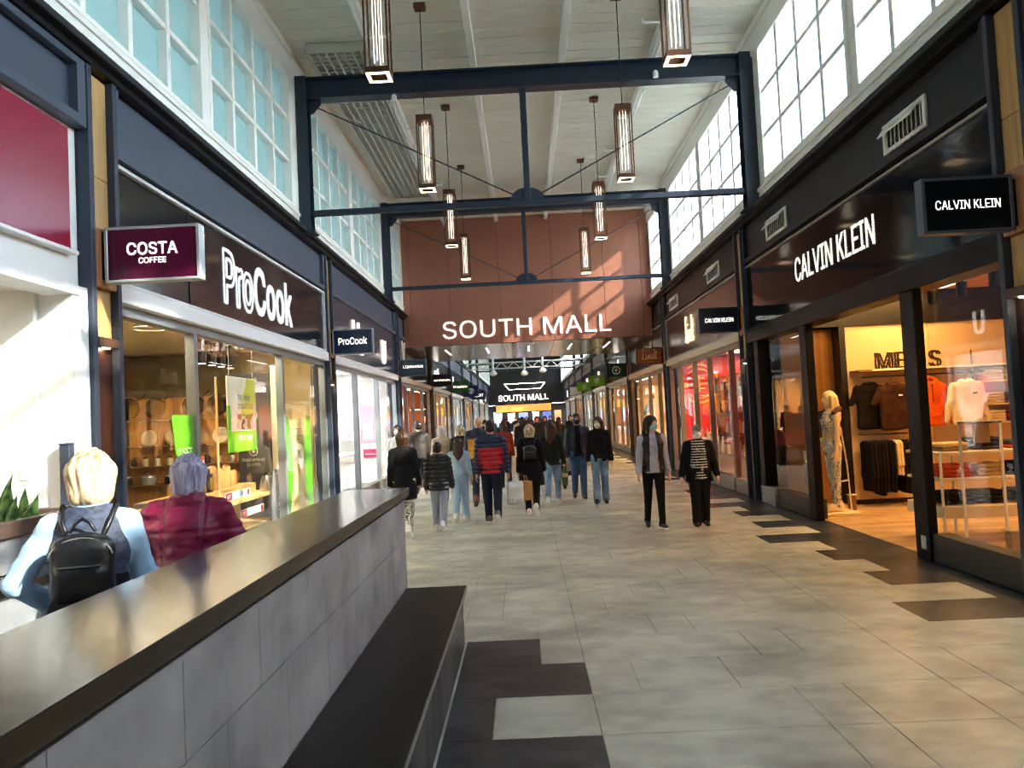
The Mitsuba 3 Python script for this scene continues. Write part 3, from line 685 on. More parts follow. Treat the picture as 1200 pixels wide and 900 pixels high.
for i in range(20):
    x = XL + (XR - XL) * i / 20; x2 = x + (XR - XL) / 20
    m.tube([[x, yl, 4.86 if i % 2 else 5.24], [x2, yl, 5.24 if i % 2 else 4.86]], .03, 5)
part(t, 'truss', m, mat('b9b9b4', .5))
for i, (x, c, w, z0, z1) in enumerate(((-3.2, '8aa8d8', 1.0, .6, 2.4), (-1.6, 'c8d0e0', .9, 1.0, 2.6), (-.2, '5a6ab0', 1.1, .4, 2.2), (1.3, 'e8e4f0', .8, 1.2, 2.5), (2.6, '3a4a90', 1.0, .5, 2.4), (3.9, 'd86a4a', .8, .6, 2.3))):
    t = thing('shop_display', ['pale blue', 'silver', 'blue', 'white', 'deep blue', 'coral'][i] + ' display panel at the very end of the mall behind the crowd', 'display'); part(t, 'sheet', box(x - w / 2, x + w / 2, 93, 93.1, z0, z1, .01), mat(c, .5)); part(t, 'stand', box(x - w * .3, x + w * .3, 93.1, 93.4, 0, z0 + .3, .01), BLACK)
# ================================================================ SOFT SHAPES: distance fields on a grid, meshed by surface nets
class Field:
    def __init__(self, lo, hi, h):
        self.lo, self.h = np.array(lo, float) - 2 * h, h
        self.n = np.ceil((np.array(hi, float) + 2 * h - self.lo) / h).astype(int) + 1
        self.D = np.full(self.n, 1.0, np.float32)
    def pts(self, sl=(slice(None),) * 3):
        ax = [self.lo[i] + self.h * np.arange(self.n[i])[sl[i]] for i in range(3)]
        return np.stack(np.meshgrid(*ax, indexing='ij'), -1)
    def sl(self, lo, hi, pad):
        a = np.clip(np.floor((np.array(lo) - pad - self.lo) / self.h).astype(int), 0, self.n - 1)
        b = np.clip(np.ceil((np.array(hi) + pad - self.lo) / self.h).astype(int) + 1, 1, self.n)
        return tuple(slice(int(i), int(max(j, i + 1))) for i, j in zip(a, b))
    def join(self, sl, d, k):
        a = self.D[sl]
        if k > 0:
            q = np.clip(.5 + .5 * (a - d) / k, 0, 1)
            self.D[sl] = a * (1 - q) + d * q - k * q * (1 - q)
        else: self.D[sl] = np.minimum(a, d)
    def cap(self, a, b, r0, r1=None, k=.03, flat=None):
        r1 = r0 if r1 is None else r1
        a, b = np.array(a, float), np.array(b, float)
        R_ = max(r0, r1)
        sl = self.sl(np.minimum(a, b), np.maximum(a, b), R_ + 2 * k + 2 * self.h)
        p = self.pts(sl); ba = b - a
        if flat is not None: p = a + (p - a) / np.array(flat); sc = min(flat)
        t = np.clip(((p - a) @ ba) / max(ba @ ba, 1e-9), 0, 1)
        d = np.linalg.norm(p - a - t[..., None] * ba, axis=-1) - (r0 + (r1 - r0) * t)
        self.join(sl, d * (sc if flat is not None else 1), k)
    def ell(self, c, r, k=.03, rot=None, cut=False):
        c, r = np.array(c, float), np.array(r, float)
        sl = self.sl(c - r.max(), c + r.max(), 2 * abs(k) + 2 * self.h)
        p = self.pts(sl) - c
        if rot is not None: p = p @ rot
        k0 = np.linalg.norm(p / r, axis=-1); k1 = np.linalg.norm(p / r ** 2, axis=-1)
        d = k0 * (k0 - 1) / np.maximum(k1, 1e-6)
        d = np.where(k0 < 1e-4, -r.min(), d)
        if cut: self.D[sl] = np.maximum(self.D[sl], -d)
        else: self.join(sl, d, k)
    def rbox(self, c, half, r, k=.0):
        c, half = np.array(c, float), np.array(half, float)
        sl = self.sl(c - half, c + half, r + 2 * k + 2 * self.h)
        q = np.abs(self.pts(sl) - c) - (half - r)
        d = np.linalg.norm(np.maximum(q, 0), axis=-1) + np.minimum(q.max(-1), 0) - r
        self.join(sl, d, k)
    def clip(self, fn):      # keep where fn(p) < 0
        self.D = np.maximum(self.D, fn(self.pts()).astype(np.float32))
    def wrinkle(self, amp, freq, seed=0, octs=3):
        m = np.abs(self.D) < .06
        p = self.pts()[m]
        self.D[m] += amp * 2 * (meshkit.fbm(p * np.array(freq) + seed * 7.3, octs, seed) - .5)
    def mesh(self):
        D = self.D; h = self.h
        s = D < 0
        n = s.shape
        c = [s[i:n[0] - 1 + i, j:n[1] - 1 + j, k:n[2] - 1 + k] for i, j, k in np.ndindex(2, 2, 2)]
        tot = sum(x.astype(np.int8) for x in c)
        act = (tot > 0) & (tot < 8)
        idx = np.full(act.shape, -1, int); ii = np.argwhere(act); idx[act] = np.arange(len(ii))
        acc = np.zeros((len(ii), 3)); cnt = np.zeros(len(ii))
        for ax in range(3):
            o = [i for i in range(3) if i != ax]
            for u, v in np.ndindex(2, 2):
                b = ii.copy(); b[:, o[0]] += u; b[:, o[1]] += v
                e = b.copy(); e[:, ax] += 1
                d0, d1 = D[tuple(b.T)], D[tuple(e.T)]
                m = (d0 < 0) != (d1 < 0)
                t = d0[m] / (d0[m] - d1[m])
                q = b[m].astype(float); q[:, ax] += t
                acc[m] += q; cnt[m] += 1
        V = acc / cnt[:, None] * h + self.lo
        quads = []
        for ax in range(3):
            o = [i for i in range(3) if i != ax]
            sh = [slice(1, n[i] - 1) for i in range(3)]
            lo_, hi_ = list(sh), list(sh); lo_[ax] = slice(0, n[ax] - 1); hi_[ax] = slice(1, n[ax])
            a, b = s[tuple(lo_)], s[tuple(hi_)]
            e = np.argwhere(a != b); st = a[a != b]
            if not len(e): continue
            g = e.copy(); g[:, o[0]] += 1; g[:, o[1]] += 1
            def cell(u, v):
                q = g.copy(); q[:, o[0]] -= u; q[:, o[1]] -= v
                return idx[tuple(q.T)]
            Q = np.stack([cell(1, 1), cell(0, 1), cell(0, 0), cell(1, 0)], 1)
            fl_ = st if ax != 1 else ~st
            Q[~fl_] = Q[~fl_][:, ::-1]
            quads.append(Q)
        Fq = np.vstack(quads); Fq = Fq[(Fq >= 0).all(1)]
        return (V, Fq)
def moved(m, mat4):
    m4 = np.asarray(mat4); return (np.asarray(m[0]) @ m4[:3, :3].T + m4[:3, 3], m[1])

# ================================================================ FIXTURES OF THE MALL
def conc(p, n, uv):
    a = fbm(p.x * 2 + p.y * 1.6, p.z * 3.2, p.y * .7, 4); b = fbm(p.y * 6 + p.x * 4, p.z * 4, 3.0, 3); c = fbm(p.y * 30, p.z * 6, 1.0, 2)
    return mix(lin('6c7076'), lin('9a9da2'), dr.clip((a - .5) * 1.5 + (b - .5) * .7 + (c - .5) * .12 + .5, 0, 1))
matp('concrete_tile', conc, .45)
SLAB = mat('100f0e', .17, .0, .26)
# --- tiled wall with a black slab top, and the bench
t = thing('counter_wall', 'long grey tiled low wall with a polished black slab top in the foreground', 'low wall')
part(t, 'core', box(-1.45, -1.014, -2.2, 6.285, 0, 1.13), mat('3a3b3d', .7))
part(t, 'slab', box(-1.475, -.965, -2.25, 6.36, 1.155, 1.222, .004), SLAB)
part(t, 'shadow_gap', box(-1.44, -1.03, -2.2, 6.29, 1.12, 1.156), mat('7d7a70', .6))
for z0, z1, off in ((.0, .43, .0), (.433, .82, .31), (.823, 1.125, .0)):
    ys = [-2.2] + [y for y in np.arange(.338 + off - 3.16 + .0, 6.1, .632) if y > -2.0] + [6.3]
    for a, b in zip(ys, ys[1:]):
        part(t, 'tile', box(-1.016, -1.0, a + .0025, b - .0025, z0 + .001, z1 - .002, .0015), 'concrete_tile')
        if b > 1.0: part(t, 'tile', box(-1.466, -1.45, a + .0015, b - .0015, z0 + .001, z1 - .001, .0015), 'concrete_tile')
    part(t, 'tile', box(-1.45, -1.016, 6.285, 6.3, z0 + .001, z1 - .001, .0015), 'concrete_tile')
t = thing('bench', 'long black bench along the tiled low wall', 'bench')
part(t, 'seat', box(-.998, -.52, -2.2, 6.2, .40, .452, .006), mat('0a0909', .35, 0, .2))
for z0, z1 in ((0, .2), (.2, .398)):
    ys = list(np.arange(-2.2, 6.0, .62)) + [6.17]
    for a, b in zip(ys, ys[1:]): part(t, 'side_tile', box(-.57, -.553, a + .001, b - .001, z0 + .001, z1 - .001, .001), 'floor_tile_dark')
part(t, 'core', box(-.985, -.57, -2.2, 6.155, 0, .4), BLACK)
part(t, 'end_tile', box(-.985, -.553, 6.155, 6.17, 0, .398, .001), 'floor_tile_dark')
part(t, 'edge_strip', box(-.522, -.516, -2.2, 6.203, .425, .449), mat('7f7f7c', .4, .4))
# --- planter on the left
t = thing('planter', 'tiled planter with dark rim and ledge at the left edge before the white wall', 'planter')
for a, b in zip(np.arange(-.9, 5.6, .632), np.arange(-.9, 5.6, .632) + .632):
    part(t, 'tile', box(-3.27, -3.25, a + .002, min(b, 5.75) - .002, .93, 1.15, .0015), 'concrete_tile')
    part(t, 'tile', box(-3.02, -3.0, a + .002, min(b, 5.75) - .002, .44, .86, .0015), 'concrete_tile')
    part(t, 'tile', box(-3.02, -3.0, a + .002, min(b, 5.75) - .002, .0, .436, .0015), 'concrete_tile')
part(t, 'core', box(-3.74, -3.27, -.9, 5.75, 0, 1.12), mat('55565a', .7))
part(t, 'core', box(-3.27, -3.02, -.9, 5.75, 0, .86), mat('55565a', .7))
part(t, 'ledge', box(-3.27, -2.97, -.92, 5.78, .865, .925, .006), SLAB)
part(t, 'soil', box(-3.72, -3.28, -.85, 5.72, 1.12, 1.155), mat('4a4038', .8))
m = MB().box(-3.3, -3.22, -.92, 5.78, 1.15, 1.25, .006).box(-3.76, -3.7, -.92, 5.78, 1.15, 1.25, .006).box(-3.7, -3.3, -.92, -.84, 1.15, 1.25, .006).box(-3.7, -3.3, 5.7, 5.78, 1.15, 1.25, .006)
part(t, 'rim', m, mat('4a3c36', .35))
peb = MB()
sp = trimesh.creation.icosphere(1); pr = np.random.RandomState(3)
for i in range(900):
    c = np.array([pr.uniform(-3.68, -3.32), pr.uniform(2.5, 5.68), 1.165 + pr.uniform(0, .012)]); s = pr.uniform(.012, .026)
    peb.add(c + sp.vertices * s * np.array([1, pr.uniform(.8, 1.2), .6]), sp.faces)
k = thing('pebbles', 'pale pebbles filling the planter', 'pebbles', kind='stuff'); put(k, peb, mat('d3d2c4', .7), True)
def blade_leaf(base, tip, w, bend):
    base, tip = np.array(base), np.array(tip); L_ = np.linalg.norm(tip - base)
    d = (tip - base) / L_; side = np.cross(d, [.3, -1, .2]); side /= np.linalg.norm(side); nn = np.cross(side, d)
    v, f = [], []
    N = 10
    for i in range(N + 1):
        q = i / N; ww = w * (math.sin(math.pi * min(1, q * .9 + .18)) ** .7) * (1 - q ** 4)
        c = base + (tip - base) * q + nn * bend * math.sin(math.pi * q)
        v += [c - side * ww, c + nn * .25 * ww + side * 0, c + side * ww, c - nn * .15 * ww]
    for i in range(N):
        for j in range(4):
            a, b = i * 4 + j, i * 4 + (j + 1) % 4
            f += [[a, b, b + 4], [a, b + 4, a + 4]]
    return (np.array(v), np.array(f))
def leaf_fn(p, n, uv):
    b = dr.sin(p.z * 70 + 8 * fbm(p.x * 20, p.y * 20, p.z * 8, 2))
    return mix(lin('2f5a2c'), lin('7ea25c'), dr.clip(b * .35 + .4, 0, 1))
matp('leaf', leaf_fn, .45)
for lab, cx, cy, leaves in (('tall snake plant with one long leaf leaning right in the planter', -3.52, 5.2, [(-.02, .0, .16, .42), (.03, .05, .02, .34), (.05, .0, .1, .26), (-.05, .04, -.06, .3), (0, -.06, -.12, .22)]),
                            ('smaller upright snake plant beside the tall one in the planter', -3.5, 5.42, [(.0, 0, .02, .3), (.04, .02, .07, .24), (-.04, 0, -.05, .26), (.02, -.05, .12, .2)])):
    t = thing('snake_plant', lab, 'plant')
    for dx, dy, lx, h in leaves:
        part(t, 'leaf', blade_leaf((cx + dx, cy + dy, 1.16), (cx + dx + lx, cy + dy - abs(lx) * .3, 1.16 + h), .034, .03), 'leaf', True)
for i, (x, y) in enumerate(((-3.38, 5.56), (-3.5, 5.6), (-3.6, 5.5))):
    t = thing('succulent', f'small low green succulent among the pebbles, {ORD[i]} from the lady side', 'plant', 'succulents in the planter')
    for j in range(9):
        a = j * 2.4; part(t, 'leaf', blade_leaf((x, y, 1.16), (x + .07 * math.cos(a), y + .07 * math.sin(a), 1.2 + .02 * (j % 3)), .018, .01), 'leaf', True)
# --- lanterns
BRONZE = mat('5a3a28', .35, .5)
def lantern(x, y, label):
    t = thing('pendant_lantern', label, 'pendant light', 'glass lanterns hanging in the mall')
    zb, h, w = 5.31, 1.16, .125
    zt = zb + h
    part(t, 'ceiling_cup', box(x - .09, x + .09, y - .09, y + .09, ZC - .07, ZC, .008), BRONZE)
    part(t, 'cord', MB().tube([[x, y, zt], [x, y, ZC - .06]], .008, 6), BLACK)
    part(t, 'cap', box(x - w, x + w, y - w, y + w, zt - .09, zt, .006), BRONZE)
    m = MB()
    for a, b in ((-1, -1), (1, -1), (1, 1), (-1, 1)): m.box(x + a * w - .009 * (a + 1), x + a * w - .009 * (a - 1), y + b * w - .009 * (b + 1), y + b * w - .009 * (b - 1), zb + .04, zt - .08)
    part(t, 'corner_rod', m, BRONZE)
    e = MB().box(x - w, x + w, y - w, y - w + .045, zb + .012, zb + .07).box(x - w, x + w, y + w - .045, y + w, zb + .012, zb + .07).box(x - w, x - w + .045, y - w + .045, y + w - .045, zb + .012, zb + .07).box(x + w - .045, x + w, y - w + .045, y + w - .045, zb + .012, zb + .07)
    part(t, 'base_frame', e, BRONZE)
    g = MB()
    for x0, x1, y0, y1 in ((-w, w, -w, -w + .045), (-w, w, w - .045, w), (-w, -w + .045, -w + .045, w - .045), (w - .045, w, -w + .045, w - .045)):
        g.box(x + x0 + .004, x + x1 - .004, y + y0 + .004, y + y1 - .004, zb, zb + .011)
    part(t, 'light_ring', g, mat('ffe6c0', .5), emit=np.array((1, .72, .42)) * 2.0 * LAMP, weight=.2)
    tb = MB()
    for a, b in ((.045, 0), (-.045, .01), (0.01, .05), (-.005, -.045)): tb.tube([[x + a, y + b, zb + .16], [x + a, y + b, zt - .09]], .007, 8)
    part(t, 'light_tube', tb, mat('fff0e0', .5), emit=np.array((1, .74, .56)) * .75 * LAMP, weight=.3)
    for ax in range(4):
        q = w - .012
        P = [(-q, -q), (q, -q), (q, q), (-q, q)]; a, b = P[ax], P[(ax + 1) % 4]
        part(t, 'glass_pane', MB().quad([x + a[0], y + a[1], zb + .07], [x + b[0], y + b[1], zb + .07], [x + b[0], y + b[1], zt - .09], [x + a[0], y + a[1], zt - .09]), 'lantern_glass')
scene['lantern_glass'] = {'type': 'thindielectric', 'int_ior': 1.35}
for i, y in enumerate((4.0, 7.95, 12.0, 16.0, 19.9)):
    n = ['overhead near the camera', 'nearest', 'second', 'third', 'farthest'][i]
    lantern(-1.33, y, f'{n} glass lantern with glowing tubes in the left row' if i else 'glass lantern overhead in the left row near the camera')
    lantern(1.74, y, f'{n} glass lantern with glowing tubes in the right row' if i else 'glass lantern overhead in the right row near the camera')
# small white spotlights on the first steel beam
for x, z in ((-2.0, 7.45), (2.55, 7.62)):
    t = thing('beam_spotlight', ('left' if x < 0 else 'right') + ' small white fitting on the front steel beam', 'spotlight')
    part(t, 'body', MB().lathe([(0, 0), (.05, .005), (.045, .1), (.02, .13), (0, .13)], x, 13.4, z - .13, 12), WHITE_P)
    part(t, 'arm', MB().tube([[x, 13.4, z - .02], [x, 13.5, z]], .014, 6), WHITE_P)
# ================================================================ PEOPLE
def rotx(a): c, s = math.cos(a), math.sin(a); return np.array([[1, 0, 0], [0, c, -s], [0, s, c]])
def roty(a): c, s = math.cos(a), math.sin(a); return np.array([[c, 0, s], [0, 1, 0], [-s, 0, c]])
def rotz(a): c, s = math.cos(a), math.sin(a); return np.array([[c, -s, 0], [s, c, 0], [0, 0, 1]])
def unit(v): v = np.array(v, float); return v / (np.linalg.norm(v) + 1e-9)
_shoes = {}
def shoe(kind):
    if kind not in _shoes:
        w = {'sneaker': .040, 'shoe': .038, 'boot': .042}[kind]
        f = Field((-.07, -.12, -.02), (.07, .22, .16), .008)
        f.cap((0, -.05, .045), (0, .14, .036), w + .002, w - .004, .02)
        f.cap((0, -.045, .05), (0, -.03, .1 if kind != 'boot' else .14), .042, .044, .03)
        f.cap((0, .0, .07), (0, .1, .04), .03, .03, .03)
        f.clip(lambda p: .022 - p[..., 2])
        up = f.mesh()
        f = Field((-.07, -.12, -.02), (.07, .22, .06), .008)
        f.cap((0, -.055, .03), (0, .145, .03), w + .008, w + .002, .01)
        f.clip(lambda p: np.maximum(-p[..., 2], p[..., 2] - .028))
        _shoes[kind] = (up, f.mesh())
    return _shoes[kind]
def hand_mesh(curl=.5):
    """right hand hanging down (-z), palm facing -x side (towards the thigh), fingers forward of the thumb on +y"""
    f = Field((-.06, -.07, -.22), (.06, .09, .03), .006)
    f.cap((0, 0, .0), (0, 0, -.03), .026, .026, .01)
    f.cap((0, -.018, -.035), (0, -.018, -.085), .017, .014, .015); f.cap((0, .018, -.035), (0, .018, -.085), .017, .014, .015); f.cap((0, 0, -.035), (0, 0, -.09), .017, .015, .015)
    for y, L_ in ((.028, .066), (.010, .076), (-.010, .070), (-.028, .055)):
        p = np.array([0, y, -.09]); a = .25 * curl
        for q in (.45, .32, .23):
            d = np.array([-math.sin(a), 0, -math.cos(a)]); e = p + d * L_ * q
            f.cap(p, e, .0088, .0082, .004); p = e; a += .75 * curl
    p = np.array([-.006, .03, -.03])
    for q, d in ((.04, (-.25, .62, -.75)), (.03, (-.35, .25, -.9)), (.022, (-.4, .0, -.9))):
        e = p + unit(d) * q; f.cap(p, e, .011, .0095, .006); p = e
    return f.mesh()
_hands = {}
def hand(curl):
    if curl not in _hands: _hands[curl] = hand_mesh(curl)
    return _hands[curl]
def person(label, loc, yaw, h=1.7, fem=False, legs=((.3, .1), (-.3, .25)), arms=((-.2, .1, .3), (.2, .1, .3)), head=(0, 0, 0), lean=0.0, skin='d8a88c',
           hair=None, top=None, legsw=None, shoes=('sneaker', 'f0f0ee', 'ffffff'), mask=None, res=.014, category='person', group=None, extra=None, bulk=1.0, base=0.0, name='person', eyes=True):
    """legs: (thigh, knee) left then right; arms: (swing forward, outward, elbow bend[, inward twist]); yaw: 0 looks along +y"""
    s = h / 1.72
    t = thing(name, label, category, group)
    sw = (.165 if fem else .185) * bulk; hw = .085
    Rl = rotx(-lean)
    piv = np.array([0, 0, .93])
    UP = lambda p: piv + Rl @ (np.array(p, float) - piv)
    J = {}
    low = 9
    for i, sx in ((0, -1), (1, 1)):
        a, kb = legs[i][:2]
        hip = np.array([sx * hw, 0, .92]); kn = hip + .43 * np.array([sx * .0, math.sin(a), -math.cos(a)])
        b = a - kb; an = kn + .41 * np.array([0, math.sin(b), -math.cos(b)])
        pitch = legs[i][2] if len(legs[i]) > 2 else max(0, -b * .9) - max(0, b) * .5
        J[f'hip{i}'], J[f'knee{i}'], J[f'ankle{i}'], J[f'pitch{i}'] = hip, kn, an, pitch
        R_ = rotx(-pitch)
        low = min(low, min((an + R_ @ np.array([0, q, -.08]))[2] for q in (-.08, .17)))
    dz = -low
    for q in list(J):
        if not q.startswith('pitch'): J[q] = J[q] + np.array([0, 0, dz])
    O = np.array([0, 0, dz])
    piv = piv + O
    U = lambda p: piv + Rl @ (np.array(p, float) + O - piv)
    for i, sx in ((0, -1), (1, 1)):
        A = arms[i]; a, ab, el = A[:3]; tw = A[3] if len(A) > 3 else 0
        sh = U((sx * sw, -.005, 1.385))
        d = np.array([sx * math.sin(ab), math.sin(a) * math.cos(ab), -math.cos(a) * math.cos(ab)])
        e = sh + d * .285
        b = a + el
        d2 = unit(np.array([sx * math.sin(ab - tw), math.sin(b) * math.cos(ab), -math.cos(b) * math.cos(ab)]))
        w = e + d2 * .25
        J[f'sh{i}'], J[f'el{i}'], J[f'wr{i}'], J[f'fd{i}'] = sh, e, w, d2
    Rh = Rl @ rotz(head[0]) @ rotx(head[1]) @ roty(head[2])
    nb = U((0, 0, 1.50))
    HP = lambda p: nb + Rh @ (np.array(p, float) - np.array([0, 0, 1.50]))
    allp = np.array([v for q, v in J.items() if not q.startswith('pitch') and not q.startswith('fd')] + [HP((0, 0, 1.72))])
    lo, hi = allp.min(0) - .24, allp.max(0) + .2
    W = M4((loc[0], loc[1], base), yaw, s)
    def emit(nm, m, mt, lab=None, par=None, smooth=True):
        return part(par or t, nm, moved(m, W), mt, smooth, lab)
    sk = mat(skin, .5)
    # body: one surface
    f = Field(lo, hi, res)
    f.ell(U((0, -.005, .95)), (.145 * bulk, .10 * bulk, .13), .03, Rl); f.ell(U((0, 0, 1.1)), (.12 * bulk, .085 * bulk, .15), .04, Rl); f.ell(U((0, 0, 1.28)), (.145 * bulk, .10 * bulk, .16), .04, Rl)
    if fem:
        for sx in (-1, 1): f.ell(U((sx * .065, .075, 1.27)), (.055, .045, .055), .03, Rl)
    for sx in (-1, 1): f.cap(U((sx * .04, -.012, 1.425)), U((sx * (sw - .015), -.008, 1.378)), .045, .044, .04)
    f.cap(U((0, -.015, 1.40)), HP((0, .0, 1.54)), .054, .05, .03)
    for i in (0, 1):
        f.cap(J[f'hip{i}'], J[f'knee{i}'], .082 * bulk, .052, .03); f.cap(J[f'knee{i}'], J[f'ankle{i}'], .052, .036, .02)
        cf = J[f'knee{i}'] * .7 + J[f'ankle{i}'] * .3 + np.array([0, -.02, 0]); f.cap(cf, cf * .6 + J[f'ankle{i}'] * .4, .045, .035, .03)
        f.cap(J[f'sh{i}'], J[f'el{i}'], .046, .038, .03); f.cap(J[f'el{i}'], J[f'wr{i}'], .037, .026, .02)
    f.ell(HP((0, .0, 1.625)), (.073, .092, .096), .02, Rh); f.ell(HP((0, .03, 1.555)), (.054, .060, .066), .03, Rh)
    f.cap(HP((0, .088, 1.625)), HP((0, .112, 1.588)), .011, .016, .015)
    f.ell(HP((0, .075, 1.54)), (.026, .018, .014), .012, Rh); f.cap(HP((-.035, .08, 1.652)), HP((.035, .08, 1.652)), .012, .012, .02)
    for sx in (-1, 1): f.ell(HP((sx * .074, -.005, 1.60)), (.012, .022, .033), .008, Rh)
    if res < .02:
        for sx in (-1, 1): f.ell(HP((sx * .032, .094, 1.628)), (.017, .012, .012), .0, Rh, cut=True)
    V, Q = f.mesh(); V, Q = [V], [Q]; nv = len(V[0])
    for i, sx in ((0, -1), (1, 1)):
        if res > .02: continue
        hm = hand(.5 if len(arms[i]) < 5 else arms[i][4])
        v = hm[0].copy()
        if sx < 0: v[:, 0] *= -1
        z_ = -J[f'fd{i}']; fy = unit(np.array([0, 1, 0]) - z_ * z_[1]); fx = np.cross(fy, z_)
        v = J[f'wr{i}'] + v @ np.stack([fx, fy, z_])
        q = hm[1] if sx > 0 else hm[1][:, ::-1]
        V.append(v); Q.append(q + nv); nv += len(v)
    emit('body', (np.vstack(V), np.vstack(Q)), sk)
    if eyes and res < .02:
        for sx in (-1, 1):
            m = trimesh.creation.icosphere(1, .0125); c = HP((sx * .032, .084, 1.628))
            emit('eye', (m.vertices + c, m.faces), mat('ece8e2', .3)); m2 = trimesh.creation.icosphere(1, .0065); emit('iris', (m2.vertices + HP((sx * .032, .092, 1.628)), m2.faces), mat('2a1c14', .2))
            b = MB().tube([HP((sx * .014, .101, 1.652)), HP((sx * .034, .1, 1.659)), HP((sx * .054, .086, 1.653))], [.003, .005, .002], 6); emit('eyebrow', b.mesh(), mat('4a3626', .7))
    gr = max(res * .85, .011)
    # trousers
    if legsw:
        off = legsw.get('off', .014)
        f = Field(lo - .05, np.array([hi[0], hi[1], piv[2] + .2]), gr)
        f.ell(U((0, -.008, .95)), (.15 * bulk + off, .108 * bulk + off, .13 + off), .03, Rl)
        for i in (0, 1):
            k_, a_ = J[f'knee{i}'], J[f'ankle{i}']
            hemf = legsw.get('len', 1.0); e_ = k_ + (a_ - k_) * hemf + np.array([0, 0, -.02])
            f.cap(J[f'hip{i}'], k_, .088 * bulk + off, .056 + off, .02); f.cap(k_, e_, .055 + off, legsw.get('hem', .042) + off, .015)
        top_z = piv[2] + .08
        f.clip(lambda p: p[..., 2] - top_z)
        if off > .01: f.wrinkle(.006, (7, 7, 16), 3)
        if res > .02: pass
        emit('trousers', f.mesh(), legsw['mat'])
        if legsw.get('cuff'):
            pass
    # shoes
    sh = shoe(shoes[0])
    for i in (0, 1):
        A = np.eye(4); A[:3, :3] = rotx(-J[f'pitch{i}']) @ rotz((.12 if i == 0 else -.12)); A[:3, 3] = J[f'ankle{i}'] + rotx(-J[f'pitch{i}']) @ np.array([0, 0, -.08])
        k = emit('shoe', moved(sh[0], A), mat(shoes[1], .5))
        if res <= .02: emit('sole', moved(sh[1], A), mat(shoes[2], .5), None, k)
    # tops, inner first
    for tp in (top or []):
        off, hem = tp.get('off', .015), tp.get('hem', .85)
        f = Field(lo - .05, hi + .03, gr)
        f.ell(U((0, 0, 1.28)), (.15 * bulk + off, .105 * bulk + off, .17 + off), .05, Rl); f.ell(U((0, 0, 1.1)), (.13 * bulk + off, .095 * bulk + off, .17), .05, Rl)
        if fem and tp.get('fit', 1):
            for sx in (-1, 1): f.ell(U((sx * .065, .075, 1.27)), (.055 + off, .045 + off, .055 + off), .04, Rl)
        if hem < 1.0: f.cap(U((0, -.005, 1.05)), U((0, -.005, hem - .0)), .145 * bulk + off, (.15 + tp.get('flare', 0.0)) * bulk + off, .05, flat=(1, .76, 1))
        wd_ = .02 if tp.get('sleeves', 1) else .062
        for sx in (-1, 1): f.cap(U((sx * .045, -.012, 1.425)), U((sx * (sw - wd_), -.008, 1.385 if wd_ > .03 else 1.375)), .05 + off * .7, .05 + off * .7, .045)
        if tp.get('sleeves', 1):
            for i in (0, 1):
                wr = J[f'el{i}'] + (J[f'wr{i}'] - J[f'el{i}']) * (.97 if tp.get('sleeves', 1) == 1 else 1)
                if tp.get('sleeves', 1) == .5:
                    f.cap(J[f'sh{i}'], J[f'sh{i}'] * .35 + J[f'el{i}'] * .65, .05 + off, .048 + off, .03)
                else:
                    f.cap(J[f'sh{i}'], J[f'el{i}'], .049 + off * .75, .043 + off * .75, .03); f.cap(J[f'el{i}'], wr, .042 + off * .75, .034 + off * .7, .02)
        else:
            pass
        col = tp.get('collar', .03)
        f.cap(U((0, -.012, 1.42)), U((0, -.008, 1.45 + col)), .066 + off * .6, .064 + off * .5, .02)
        zc = U((0, 0, 1.46 + col))[2]; zh = U((0, 0, hem))[2]
        f.clip(lambda p: np.maximum(p[..., 2] - zc, np.where(np.abs(p[..., 0]) < (.235 + off) * bulk, zh - p[..., 2], -1)) if tp.get('cliphem', 1) else p[..., 2] - zc)
        if tp.get('open'):     # worn open at the front
            wd = tp['open']
            fy = U((0, .02, 1.2))
            f.clip(lambda p: np.where((p[..., 1] > .03) & (np.abs(p[..., 0]) < wd * (1 - .35 * np.clip((p[..., 2] - zh) / .55, 0, 1))), .05, -1.0) if True else None)
        if tp.get('quilt'):
            m = np.abs(f.D) < .06; p = f.pts()[m]
            f.D[m] += tp.get('qa', .012) * (1 - np.abs(np.sin(np.pi * p[:, 2] / tp['quilt'])) ** .6)
        if tp.get('seam'):
            m = np.abs(f.D) < .06; p = f.pts()[m]; g_ = 0
            for sx_ in tp['seam'][0]: g_ = g_ + np.exp(-((np.abs(p[:, 0]) - sx_) / .008) ** 2)
            for sz_ in tp['seam'][1]: g_ = g_ + np.exp(-((p[:, 2] - sz_) / .008) ** 2)
            f.D[m] += .012 * np.minimum(g_, 1)
        f.wrinkle(tp.get('wr', .012), (6, 6, 9), tp.get('seed', 1)); f.wrinkle(tp.get('wr', .012) * .5, (13, 13, 22), tp.get('seed', 1) + 5)
        km = emit(tp.get('name', 'jacket'), f.mesh(), tp['mat'], tp.get('label'))
        if tp.get('yoke'):      # shoulders and sleeves of another colour, laid over
            g = Field(lo - .05, hi + .03, gr); g.D = f.D - .006
            zy = U((0, 0, tp['yoke'][1]))[2]
            g.clip(lambda p: np.minimum(zy - p[..., 2], sw + off * .5 - np.abs(p[..., 0])))
            emit('yoke', g.mesh(), tp['yoke'][0], tp['yoke'][2] if len(tp['yoke']) > 2 else None, km)
